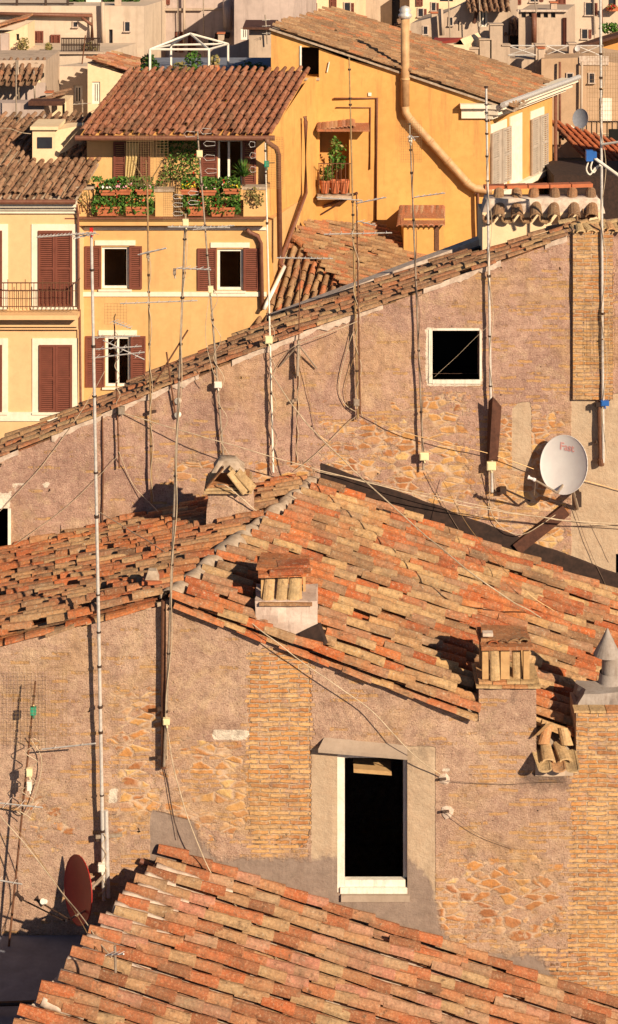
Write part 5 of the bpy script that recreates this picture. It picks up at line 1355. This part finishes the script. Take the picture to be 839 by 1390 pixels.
#MARK_C
# ================================================================== masts, aerials, dishes, cables
def crv(pts,k=8):
    """Catmull-Rom through points"""
    pts=[V(p) for p in pts]
    if len(pts)<3: return pts
    q=[pts[0]*2-pts[1]]+pts+[pts[-1]*2-pts[-2]]; out=[]
    for i in range(1,len(q)-2):
        a,b,c,d=q[i-1:i+3]
        for j in range(k):
            t=j/k; out.append(.5*((2*b)+(c-a)*t+(2*a-5*b+4*c-d)*t*t+(3*b-a-3*c+d)*t**3))
    out.append(pts[-1]); return out
def mast(label,base,top,r,mat,group='aerial masts',yagis=(),boxes=(),grids=(),loops=(),bands=(),wire=None,brackets=(),mid=None,r2=None):
    r*=.8; r2=r2*.8 if r2 else None
    if len(bands)>7: bands=[q for q in bands if R()<.72]
    a=P(*base); b=P(*top)
    t=thing('aerial_mast',label,'aerial mast',tuple(a),group)
    m=MB(); pts=[a]+([P(*q) for q in mid] if mid else [])+[b]
    m.tube(pts,r,9,r2=r2); m.build('pole',mat,t,smooth=False)
    def onp(py,off=0.0,dy=-.03):
        k=(py-base[1])/(top[1]-base[1]); Y=base[2]+(top[2]-base[2])*k; return P(base[0]+(top[0]-base[0])*k+off,py,Y)+V((0,dy,0))
    if bands:
        d=(b-a).normalized()
        for q in bands:
            q+=U(-7,7)*(abs(base[1]-top[1])>300)
            m=MB(); p=onp(q,0,0); hh=U(.009,.02); m.tube([p-d*hh,p+d*hh],r*U(1.2,1.4),8); m.build('clamp',M_DARKM,t)
    if wire:
        m=MB(); pts=[]
        q0,q1,amp=wire[:3]
        for i in range(25):
            q=q0+(q1-q0)*i/24; pts.append(onp(q,math.sin(i*1.1)*amp+(amp*.6),-.03-.01*math.cos(i)))
        m.tube(crv(pts,3),.006,5); m.build('cable',wire[3] if len(wire)>3 else M_CABLE,t)
    for (p0,q0,p1,q1,ne,el,mm) in yagis:
        Y=base[2]+(top[2]-base[2])*((q0+q1)/2-base[1])/(top[1]-base[1])
        A=P(p0,q0,Y-.05); C=P(p1,q1,Y-.05-.25); m=MB(); m.tube([A,C],.011,5)
        d=(C-A).normalized(); e=d.cross(V((0,0,1))).normalized(); e=(e+d*.15+V((0,0,.02))).normalized()
        for i in range(ne):
            p=A.lerp(C,(i+.5)/ne); l=el*(1-.35*i/max(1,ne-1)); m.tube([p-e*l+V((0,0,.012)),p+e*l+V((0,0,.012))],.005,4)
        m.build('aerial',mm,t)
    for (px,py,w,h,mm) in boxes:
        p=onp(py,0,-.04); k=p.y/F; m=MB(); cx=X_(px,p.y)
        w_,h_=w*k/2,h*k/2; vs=[]
        m.obox((cx,p.y,p.z),(w_,0,0),(0,.03,0),(0,0,h_)); m.obox((cx,p.y-.034,p.z),(w_*.8,0,0),(0,.006,0),(0,0,h_*.8))
        m.tube([(cx,p.y,p.z-h_),(cx+.01,p.y,p.z-h_-.05)],.012,6)
        m.build('junction_box',mm,t)
    for (p0,q0,p1,q1,nx,ny,mm,dY) in grids:
        Y=base[2]+(top[2]-base[2])*((q0+q1)/2-base[1])/(top[1]-base[1])-.12+dY; m=MB()
        for i in range(nx+1):
            x=p0+(p1-p0)*i/nx; m.tube([P(x,q0,Y),P(x,q1,Y)],.0020,4,False)
        for i in range(ny+1):
            y=q0+(q1-q0)*i/ny; m.tube([P(p0,y,Y),P(p1,y,Y)],.0017,4,False)
        cy=(q0+q1)/2; m.tube([P((p0+p1)/2,cy,Y),onp(min(max(cy,top[1]+2),base[1]))],.01,5)
        m.build('reflector_grid',mm,t)
    for (px,py,w,h,mm) in loops:
        p=onp(max(py,top[1])); Y=p.y-.1; m=MB()
        c=[P(px-w/2+w*.25,py+h/2,Y),P(px+w/2,py+h/2-1,Y),P(px+w/2,py-h/2+1,Y),P(px-w/2+w*.25,py-h/2,Y),P(px-w/2,py,Y)]
        m.tube(c+[c[0]],.0045,5); m.build('dipole_loop',mm,t)
    for (p0,q0,p1,q1,mm,dd) in brackets:
        p=onp(q0); m=MB(); A=P(p0,q0,p.y+.02); C=P(p1,q1,p.y+dd); m.obox((A+C)/2,(C-A)/2,(0,0,.022),V((C-A)).cross(V((0,0,1))).normalized()*.012); m.build('bracket',mm,t)
    return t
Yb=YB-.11
# M1 silver banded mast, foreground left
mast('tall silver mast with many black bands and a red tip, beside the red dish',(141,1222,24.86),(124,312,24.7),.032,M_ALU,
  yagis=((50,322,130,316,16,.10,M_ALU),(128,317,100,324,5,.12,M_ALU)),bands=[372,412,470,538,602,640,704,760,806,862,905,955,1000,1046,1084,1130],boxes=((138,1175,9,10,M_WHITE),(124,312,4,7,M_FLR)),
  brackets=((130,1136,166,1133,M_GALV,.1),(134,1215,150,1212,M_GALV,.14),(130,1140,148,1137,M_DARKM,.16)),wire=(1130,1222,3,M_CABLE),r2=.024)
m=MB(); m.tube([P(144,1100,24.85),P(147,1218,24.85)],.028,8); single(m,'short_pole',M_ALU,'short silver tube strapped beside the foot of the banded mast','pole')
# M2 brass mast
mast('thin brass mast with wire grid panels at the top and a pale arrow-shaped aerial',(206,682,Yb),(200,250,Yb),.022,M_BRASS,
  yagis=((188,346,226,337,4,.16,M_ALU),(163,412,268,408,7,.16,M_ALU)),grids=((172,183,188,252,4,30,M_BRASS,0),(188,183,208,252,6,30,M_BRASS,.02),(212,183,228,256,3,20,M_BRASS,0)),bands=[372,395,470,600],wire=(345,680,2.2,M_CABLE),brackets=((200,560,212,558,M_DARKM,.16),),boxes=((201,345,4,9,M_GALV),),r2=.018)
# M3 leaning mast from the near wall
mast('leaning pale mast fixed to the near wall, yellow junction box near its top',(223,1040,24.86),(252,290,24.6),.026,M_GALV,
  yagis=((228,308,312,309,8,.10,M_ALU),(240,364,286,366,5,.14,M_ALU)),boxes=((252,301,8,9,M_CREAMP),(226,977,9,8,M_CREAMP),(237,368,4,8,M_GALV)),bands=[330,368,405,452,470,520,600,650,705,760,820,880,960],wire=(300,1030,2.5,M_CABLE),
  brackets=((213,962,226,962,M_DARKM,.15),(213,1028,226,1028,M_DARKM,.15)),grids=((222,245,245,300,9,18,M_BRASS,0),),
  loops=((241,267,14,6,M_ALU),(241,278,14,6,M_ALU),(241,290,14,6,M_ALU),(262,262,14,6,M_ALU),(262,275,14,6,M_ALU)),r2=.018)
m=MB(); m.tube([P(222,815,24.9),P(222,1043,24.9)],.034,8); single(m,'rusty_stub_pole',M_RUST,'thick rusty pole fixed to the near wall beside the leaning mast','pole')
# M4
mast('leaning grey mast hung with flat loops, tallest in front of the flowered terrace',(304,628,Yb),(268,178,Yb),.024,M_GALV,
  loops=((257,182,15,8,M_ALU),(279,178,15,8,M_ALU),(284,195,16,7,M_ALU),(284,214,15,8,M_ALU),(286,232,16,7,M_ALU),(342,196,8,8,M_ALU),(343,211,8,8,M_ALU),(343,230,8,8,M_ALU)),
  boxes=((271,208,8,9,M_CREAMP),(286,392,7,9,M_CREAMP),(296,521,10,8,M_WHITE)),bands=[196,250,310,352,430,500,560],wire=(390,620,6,M_CABLE),yagis=((262,312,318,306,5,.10,M_ALU),),r2=.016)
# M5
mast('white mast with a green box, in front of the yellow house corner downpipe',(371,642,Yb),(360,194,Yb),.022,M_WHITE,
  boxes=((362,222,7,8,M_GREEN),(365,460,10,10,M_CREAMP)),grids=((362,186,384,256,10,22,M_BRASS,0),),bands=[200,236,300,420,470,540],wire=(440,640,4,M_CABLE),r2=.014)
# M6 dark thin with tripod
mast('thin dark mast with a single horizontal aerial, standing on a small tripod on the coping',(402,628,Yb),(408,350,Yb),.016,M_RUST,
  yagis=((376,350,452,351,9,.10,M_ALU),),bands=[380,470,528],brackets=((396,545,404,541,M_GALV,.16),),r2=.01,wire=(470,625,1.5,M_CABLE))
m=MB()
for q in ((380,497),(430,500),(404,512)): m.tube([P(405,468,Yb-.05),P(q[0],q[1],Yb+.06)],.014,5)
m.tube([P(405,462,Yb-.05),P(404,510,Yb-.05)],.026,7); single(m,'mast_tripod',M_GALV,'small metal tripod around the thin dark mast, on the edge of the pink wall','tripod')
# M7 brown double mast
mast('thick brown mast bundled with cables, in front of the potted niche shrubs',(486,568,Yb),(474,78,Yb),.026,M_BRASS,
  yagis=((430,268,492,272,5,.14,M_ALU),(440,318,532,316,6,.16,M_ALU),(484,276,524,268,4,.12,M_ALU),(486,300,510,306,3,.12,M_ALU)),bands=[95,112,128,142,160,270,290,410,500,545],wire=(270,565,4,M_CABLE),boxes=((484,545,8,9,M_GALV),),r2=.014)
m=MB(); m.tube([P(489,562,Yb-.03),P(484,262,Yb-.03)],.016,7,r2=.012); single(m,'thin_rod',M_RUST,'thin rusty rod strapped against the thick brown mast','rod')
# M8
mast('grey mast with a small wire grid and a cream box at its foot',(575,638,Yb),(556,168,Yb),.024,M_GALV,
  yagis=((562,268,604,262,5,.12,M_ALU),(558,184,563,190,1,.1,M_ALU)),grids=((543,164,572,220,12,16,M_BRASS,0),),boxes=((576,618,12,10,M_CREAMP),(557,188,5,9,M_WHITE)),bands=[175,200,235,300,380,470,555],wire=(190,630,2,M_CABLED),r2=.016)
# M9
mast('silver mast with heavy black clamps, ending in front of the upright dark board',(668,668,Yb),(660,118,Yb),.030,M_ALU,
  bands=[124,136,148,160,176,215,240,300,380,450,520,560,600],boxes=((667,631,12,11,M_CREAMP),),wire=(150,665,3,M_CABLE),loops=(),r2=.022)
# M10
t=mast('silver mast with a blue-capped dish arm above and a blue clip low down',(819,628,Yb),(815,-30,Yb),.030,M_ALU,
  bands=[50,72,90,112,125,170,195,230,300,380,430,510],boxes=((821,546,11,7,M_BLUE),(811,548,7,6,M_BITU_SHADE)),grids=((797,72,839,168,12,16,M_BRASS,.05),(800,420,839,500,8,10,M_BRASS,.05)),wire=(60,620,3.5,M_CABLE),brackets=((808,600,822,598,M_DARKM,.16),),r2=.026)
m=MB(); Y=Yb-.3; m.tube([P(806,214,Y),P(842,240,Y-.3)],.028,8); m.tube([P(817,196,Yb-.05),P(845,192,Y)],.02,7); m.tube([P(808,214,Y),P(815,222,Yb)],.02,7); m.build('dish_arm',M_WHITE,t)
m=MB(); m.obox(P(800,211,Y),(.055,0,.0),(0,.06,0),(0,0,.085)); m.obox(P(807,210,Y),(.03,0,.0),(0,.05,0),(0,0,.05)); m.build('feed_cap',M_BLUE,t)
m=MB(); m.tube(crv([P(799,219,Y),P(796,230,Y),P(801,237,Y),P(808,228,Y),P(816,223,Y)]),.013,6); m.tube(crv([P(804,219,Y),P(802,228,Y),P(806,234,Y),P(812,226,Y),P(818,224,Y)]),.013,6); m.build('feed_cable',M_WHITE,t)
m=MB(); m.tube([P(813,545,YB-.1),P(815,622,YB-.1)],.03,8); m.tube([P(815,622,YB-.1),P(816,632,YB-.1)],.05,8); single(m,'rusty_stub_pole',M_RUST,'short dark stub pole on the plaster beside the foot of the right-edge mast','pole')
# M11 rusty with small yagis
mast('short rusty mast with several small aerials overlapping the lower yellow-house window',(162,635,Yb),(155,430,Yb),.018,M_RUST,
  yagis=((153,436,178,446,6,.12,M_ALU),(128,458,190,456,4,.18,M_ALU),(125,486,196,478,5,.16,M_ALU),(130,474,192,470,4,.15,M_ALU),(140,462,196,488,3,.2,M_ALU)),boxes=((165,556,9,10,M_GALV),),wire=(450,560,3,M_CABLE),bands=[470,520,560,590],grids=((142,412,172,440,7,7,M_BRASS,0),),r2=.014)
m=MB(); m.tube([P(255,448,Yb),P(205,528,YB-.05)],.016,6); single(m,'rusty_rod',M_RUST,'slanting rusty rod across the coping, low to its left','rod')
m=MB(); m.tube([P(226,478,Yb),P(238,562,YB-.05)],.014,6); single(m,'rusty_rod',M_RUST,'short upright rusty rod stuck in the top of the pink wall','rod')
m=MB(); m.tube([P(240,545,YB-.1),P(243,543,YB-.05)],.05,8); single(m,'ceramic_knob',M_WHITE,'upper of two white knobs on the pink wall by the rusty rod','wall knob')
m=MB(); m.tube([P(240,564,YB-.1),P(243,562,YB-.05)],.05,8); single(m,'ceramic_knob',M_WHITE,'lower of two white knobs on the pink wall by the rusty rod','wall knob')
m=MB(); m.tube([P(139,565,YB-.04),P(140,640,YB-.04),P(139,720,YB-.04)],.012,6); single(m,'wall_rod',M_RUST,'thin dark rod running down the pink wall at the far left','rod')
# M13 bottom-left
mast('leaning rusty mast with green and cream boxes and a faint mesh panel',(12,1285,24.75),(48,925,24.65),.02,M_RUST,
  boxes=((45,963,8,10,M_GREEN),(40,1046,8,10,M_CREAMP),(40,1064,6,12,M_WHITE)),yagis=((57,1017,130,1009,2,.05,M_ALU),(0,1090,58,1096,3,.15,M_ALU),(-30,1190,30,1200,3,.1,M_ALU)),grids=((2,905,90,1010,18,20,M_BRASS,-.02),),bands=[940,985,1000,1075,1110],wire=(1000,1110,9,M_CABLE),r2=.016)
mast('small aerial bracket at the bottom edge among the orange tiles of the low roof',(157,1320,21.6),(156,1284,21.6),.02,M_GALV,yagis=((146,1296,168,1295,3,.08,M_ALU),))

# timber boards
m=MB(); m.add([P(663,545,YB-.16),P(669,538,YB-.3),P(681,552,YB-.22),P(675,560,YB-.12),P(660,628,YB-.1),P(664,624,YB-.18),P(675,624,YB-.16),P(676,626,YB-.08)],[(0,1,2,3),(7,6,5,4),(0,4,5,1),(1,5,6,2),(2,6,7,3),(3,7,4,0)])
single(m,'timber_board',M_WOOD,'dark upright board behind the foot of the black-clamped mast','board')
m=MB(); A=P(701,745,YB-.06); C=P(768,692,YB-.06); d=(C-A)/2; u=d.cross(V((0,1,0))).normalized()*.095; m.obox((A+C)/2,d,u,(0,.035,0)); single(m,'timber_board',M_WOOD,'dark board lying diagonally on the wall below the white dish','board')
m=MB(); m.tube([P(669,668,YB-.05),P(687,665,YB-.1),P(720,680,YB-.25)],.015,6); m.obox(P(683,665,YB-.1),(.05,0,0),(0,.05,0),(0,0,.045)); single(m,'wall_bracket',M_DARKM,'dark bracket and strut on the wall, left of the white dish','bracket')

# satellite dishes
def dish(label,c,R0,nrm,mat,group=None,arms=(),lnb=(),sq=.92,text=None,wallY=None):
    c=V(c); n=V(nrm).normalized(); t=thing('satellite_dish',label,'satellite dish',(c.x,c.y,c.z-R0),group)
    m=MB(); prof=[]
    N=12
    for i in range(N+1): r=R0*i/N; prof.append((r, .16*R0*(i/N)**2))
    prof.append((R0*1.02,.175*R0)); prof.append((R0*1.02,.14*R0))
    for i in range(N,-1,-1): r=R0*i/N; prof.append((r, .16*R0*(i/N)**2-.012))
    m.lathe(c,n,prof,40,sq); dobj=m.build('reflector',mat,t,smooth=True)
    for (a,b,r,mm) in arms:
        m=MB(); m.tube([a,b],r,7); m.build('arm',mm,t)
    for (p,ax,mm) in lnb:
        m=MB(); p=V(p); ax=V(ax).normalized(); m.lathe(p,ax,[(0,0),(.03,0),(.03,.04),(.022,.05),(.022,.10),(.035,.11),(.035,.13),(0,.13)],12); m.build('receiver',mm,t)
    return t,dobj
cD=P(768,631,29.52); nD=V((-.56,-.78,.30)).normalized()
t,dob=dish('large white satellite dish with faded red lettering on the pink wall',cD,.45,nD,M_DISHW,'satellite dishes on the house walls',
  arms=((P(757,669,29.2),P(727,652,28.9),.016,M_GALV),(P(776,660,29.35),P(784,690,YB-.02),.03,M_GALV),(P(757,669,29.2),P(770,650,29.6),.02,M_GALV),(P(727,652,28.9),P(725,672,29.1),.008,M_GALV)),
  lnb=((P(727,652,28.9),(-.9,.1,.35),M_DISHW),))
m=MB(); m.obox(P(782,668,YB-.2),(.05,0,0),(0,.16,0),(0,0,.03)); m.obox(P(785,678,YB-.03),(.05,0,0),(0,.02,0),(0,0,.12)); m.build('wall_mount',M_DARKM,t)
# lettering on the reflector
fc=bpy.data.curves.new('lettering','FONT'); fc.body='Fast'; fc.size=.16; fc.extrude=.0015; fc.align_x='CENTER'; fc.offset=.003
fo=bpy.data.objects.new('lettering_tmp',fc); COL.objects.link(fo); bpy.context.view_layer.update()
me=bpy.data.meshes.new_from_object(fo.evaluated_get(bpy.context.evaluated_depsgraph_get())); bpy.data.objects.remove(fo)
axx=nD.cross(V((0,0,1))).normalized()*-1; axx=axx if axx.x>0 else -axx; axz=axx.cross(nD)*-1; axz=axz if axz.z>0 else -axz
for v in me.vertices:
    x,y=v.co.x,v.co.y
    q=axx*x*1.0+axz*(y+.22); rr_=q.length
    p=cD+q+nD*(.16*.47*(rr_/.47)**2+.006+v.co.z*.5); v.co=p-V(t.location)
me.materials.clear(); me.materials.append(M_REDINK)
lo_=bpy.data.objects.new('lettering',me); COL.objects.link(lo_); lo_.parent=t
nR=V((-.84,-.52,.12)); YR_=24.55
dish('dark red satellite dish beside the banded mast',P(112,1207,YR_),.415,nR,M_DISHR,'satellite dishes on the house walls',
  arms=((P(94,1248,24.0),P(60,1228,23.6),.010,M_DARKM),(P(88,1250,24.1),P(32,1222,23.7),.010,M_DARKM),(P(120,1210,YR_+.05),P(140,1190,24.86),.025,M_GALV),(P(118,1235,24.4),P(90,1250,24.05),.015,M_GALV)),
  lnb=((P(58,1229,23.6),(-.5,.2,.4),M_BITU_SHADE),(P(31,1222,23.7),(-.5,.2,.4),M_BITU_SHADE),(P(62,1224,23.55),(-.1,-.5,.3),M_WHITE)),sq=1.0)
dish('small grey-blue satellite dish above the bright red roof',P(789,161,70.5),.37,(-.62,-.75,.2),M_DISHB,'far satellite dishes',arms=((P(793,166,70.6),P(790,186,70.6),.04,M_GALV),(P(785,172,70.3),P(779,174,69.8),.03,M_GALV)),lnb=((P(779,174,69.8),(-.5,.2,.4),M_WHITE),))
dish('small far satellite dish at the very top, above the orange gable',P(406,10,86),.42,(-.75,-.62,.2),M_DISHB,'far satellite dishes',arms=((P(409,14,86),P(411,30,86),.05,M_GALV),(P(400,18,85.5),P(394,17,85),.03,M_GALV)))
dish('tiny far satellite dish on the stone-piered terrace',P(784,66,75.8),.12,(-.4,-.8,.3),M_DISHW,'far satellite dishes',arms=((P(785,68,75.8),P(787,76,75.8),.02,M_GALV),))
m=MB(); m.tube([P(761,186,68),P(776,184,69)],.07,7); m.tube([P(764,178,68.2),P(764,190,68.2)],.05,6); m.tube([P(771,176,68.4),P(772,190,68.4)],.05,6); single(m,'roof_fittings',M_DARKM,'dark pipe fittings on the ridge of the bright red roof','pipe fitting')

# far thin masts
for (a,b,Y,lab,ye) in (((104,150),(116,48),77,'rusty leaning far mast in front of the beige houses',((98,141,124,140,5,.3,M_ALU),)),
    ((242,70),(241,-20),86,'pale far mast on the mauve flats, nearer the beige house',()),((277,90),(276,-20),86,'pale far mast on the mauve flats, behind the gazebo peak',()),
    ((363,60),(360,20),69.8,'white stubby far mast with side arms beside the orange gable',((359,28,366,27,2,.2,M_WHITE),(359,36,366,35,2,.2,M_WHITE),(359,46,366,45,2,.2,M_WHITE))),
    ((612,70),(608,-20),83,'thin far mast in front of the stone loggia',()),((652,40),(650,-20),83,'pale thin far mast beside the loggia',()),
    ((728,18),(724,-20),81,'thin far mast on the slotted stair tower',()),((807,60),(806,-20),90,'thin far mast below the flower-box window',()),((112,170),(112,135),72,'short pale far mast behind the brown roof',((96,142,124,140,4,.3,M_ALU),)),((22,160),(22,82),68,'thin grey far mast in front of the yellow awning',())):
    mast(lab,(a[0],a[1],Y),(b[0],b[1],Y),.035,M_GALV if 'rusty' not in lab else M_RUST,'far aerial masts',yagis=ye)

# ------------------------------------------------------------------ cables
def planeA(px,py,off=.12):
    """point above house A's right slope on the sight line of the photo"""
    d=P(px,py,1.0)-V((0,0,CH)); n=V((1,0,-SR)).cross(vA).normalized(); n=n if n.z>0 else -n
    Yq=((ridge0+n*off)-V((0,0,CH))).dot(n)/d.dot(n); return (px,py,Yq)
def planeR(px,py,off=.10):
    d=P(px,py,1.0)-V((0,0,CH)); n=uRr.cross(vR).normalized(); n=n if n.z>0 else -n
    Yq=((OR+n*off)-V((0,0,CH))).dot(n)/d.dot(n); return (px,py,Yq)
def cable(label,pts,r=.010,mat=M_CABLE,grp='loose cables'):
    m=MB(); c_=crv([P(*p) for p in pts]); c_=[p+V((.012*noise.noise(p*2.3),0,.02*noise.noise(p*1.9+V((5,0,0))))) for p in c_]; m.tube(c_,r*.75,6)
    return single(m,'cable',mat,label,'cable',grp)
W=YB-.05
cable('thick pale cable hanging from the white mast down across the nearest roof',[(366,505,Yb),(400,553,29.3),(440,600,28.9),(565,715,27.6),(670,800,26.6),planeA(735,838,.2),planeA(810,875)],.013)
cable('thin tan cable crossing the nearest roof beside the thick pale one',[(600,650,W),(640,720,29.0),planeA(700,790,.4),planeA(760,835,.2),planeA(818,862)],.007,M_BRASS)
cable('long pale cable sagging across the whole pink wall',[(170,562,W),(300,600,29.4),(420,634,29.3),(540,665,29.4),(640,688,29.5),(760,705,29.6),(860,712,W)],.010)
cable('pale cable just below the long sagging one, starting at the roof ridge',[(430,640,W),(600,675,29.5),(720,700,29.6),(860,718,W)],.008)
cable('pale cable from the double mast foot to behind the white dish',[(486,560,W),(560,590,W-.1),(665,616,W-.1),(735,640,W-.1),(800,655,W),(860,670,W)],.009,M_BRASS)
cable('cable falling diagonally over the ridge and the near chimney to the wall anchor',[(130,693,29.0),(180,722,28.0),(240,762,26.6),(340,845,24.9),(420,905,24.8),(500,962,24.82),(560,1022,24.75),(602,1055,24.9)],.009)
cable('slack cable running down the pink wall from the coping behind the banded mast',[(142,505,Yb),(100,575,W),(50,640,W),(-20,715,W)],.008)
cable('slack cable from the rusty mast foot down to the left slope',[(161,618,Yb),(110,670,W),(60,712,W),(0,752,W-.1)],.007)
cable('pale cable from the leaning mast down the lower roof',[(226,985,24.8),(240,1060,24.8),(262,1130,24.7),planeR(290,1190,.15),planeR(330,1240),planeR(360,1275),planeR(385,1320)],.010)
cable('thin dark wire beside the leaning mast, down the near wall',[(225,1040,24.93),(232,1085,24.95),(242,1140,24.95)],.006,M_CABLED)
cable('thicker yellowish cable passing in front of the red dish',[(-10,1095,24.6),(50,1165,24.2),(85,1212,23.8),(115,1250,23.2),(152,1300,22.6)],.010)
cable('thinner yellowish cable beside the one in front of the red dish',[(20,1120,24.6),(70,1190,24.2),(95,1228,23.6),(120,1268,23.0),(140,1300,22.6)],.008,M_BRASS)
cable('cable looping from the yellow box down past the diagonal board',[(664,640,Yb-.05),(665,685,W),(673,707,W-.05),(690,722,W-.1),(711,725,W-.1),(735,712,W-.1),(765,690,W)],.009)
cable('dark wire going down from the white dish to the roof edge',[(780,690,W),(800,745,W),(822,795,W),(842,835,W)],.006,M_CABLED)
cable('thin pale wire on the smooth plaster beyond the white dish',[(805,710,W),(830,762,W)],.005)
cable('dark wire going down from the grey mast foot to the roof edge',[(578,640,W),(605,690,W),(640,748,W)],.007,M_CABLED)
cable('cable from the tent-shaped chimney cap over the mortar ridge',[(295,657,27.9),(308,660,27.8),(330,678,27.9),(352,696,28.0),(378,688,28.6),(395,672,29.2)],.012)
cable('cable hanging from the rusty mast foot to the roof shadow',[(162,612,W-.1),(172,640,W),(186,665,W),(205,685,W-.2),(215,695,W-.6)],.008)
cable('wide loop of slack cable beside the thick brown mast',[(484,440,Yb),(470,480,W),(460,525,W),(468,548,W),(486,560,Yb)],.009)
cable('narrower loop of slack cable beside the thick brown mast',[(486,470,Yb),(476,500,W),(468,530,W),(474,552,W),(487,556,Yb)],.007,M_BRASS)
cable('cable crossing from the thick brown mast foot towards the roof ridge',[(486,562,Yb),(460,585,W),(430,615,W),(400,640,W)],.008)
cable('slack tan cable on the pink wall between the thin dark mast and the double mast',[(408,480,Yb),(420,540,W),(430,585,W),(445,600,W)],.006,M_BRASS)
cable('cable stretched along the tile coping to the double mast',[(370,505,Yb),(400,470,29.4),(486,436,29.5)],.008)
cable('thin wire stretched between the two wall anchors and the brick pier',[(606,1060,24.9),(690,1064,24.93),(770,1060,24.93)],.0045,M_CABLED)
cable('thin wire slanting away from the lower wall anchor',[(606,1102,24.9),(650,1132,24.93),(700,1152,24.93)],.0045,M_CABLED)
cable('pale cable lying on the brown roof beside the dormer',[(-20,176,53.2),(10,174,53.0),(28,179,52.9),(42,181,52.9)],.014)
cable('pale cables draped over the nearest roof below the ridge end',[planeA(395,672,.2),planeA(430,700,.12),planeA(470,722,.12),planeA(500,740,.1)],.008)
cable('cable hanging in a bow beside the banded mast on the near wall',[(40,1000,24.9),(56,1030,24.9),(50,1070,24.9),(35,1105,24.9),(20,1100,24.9)],.009)
cable('pair of slack wires in front of the yellow facade, between brass and grey masts',[(284,400,29.5),(279,450,29.5),(288,500,29.5),(296,515,29.5)],.007)
cable('thin wire slanting across the square window',[(590,512,29.75),(650,455,29.75),(665,440,29.8)],.003)
# ================================================================== camera, light
cam=bpy.data.cameras.new('camera'); co=bpy.data.objects.new('camera',cam); COL.objects.link(co)
co.location=(0,0,CH); co.rotation_euler=(math.radians(90),0,0)
cam.sensor_fit='VERTICAL'; cam.sensor_height=36; cam.sensor_width=36; cam.lens=F/1390*36
cam.shift_y=-(695-HY)/1390; cam.clip_start=.5; cam.clip_end=1500
scene.camera=co
sd=V((.72,-1,.62)).normalized()
el=math.asin(sd.z); az=math.atan2(sd.x,sd.y)
L=bpy.data.lights.new('sun','SUN'); L.energy=5.0; L.angle=math.radians(.53); L.color=(1.0,.81,.575)
lo=bpy.data.objects.new('sun',L); COL.objects.link(lo); lo.location=(20,-30,60)
lo.rotation_euler=(-sd).to_track_quat('-Z','Y').to_euler()
wd=bpy.data.worlds.new('World'); scene.world=wd; wd.use_nodes=True
nt=wd.node_tree; bg=nt.nodes['Background']; sk=nt.nodes.new('ShaderNodeTexSky'); sk.sky_type='NISHITA'; sk.sun_disc=False
sk.sun_elevation=el; sk.sun_rotation=az; sk.altitude=50; sk.air_density=.55; sk.dust_density=.4
nt.links.new(sk.outputs[0],bg.inputs[0]); bg.inputs[1].default_value=.05
vs_=scene.view_settings; vs_.view_transform='Standard'; vs_.look='None'; vs_.exposure=0.45; vs_.gamma=1; vs_.use_curve_mapping=False
scene.cycles.use_denoising=True
scene.cycles.max_bounces=6; scene.cycles.diffuse_bounces=2
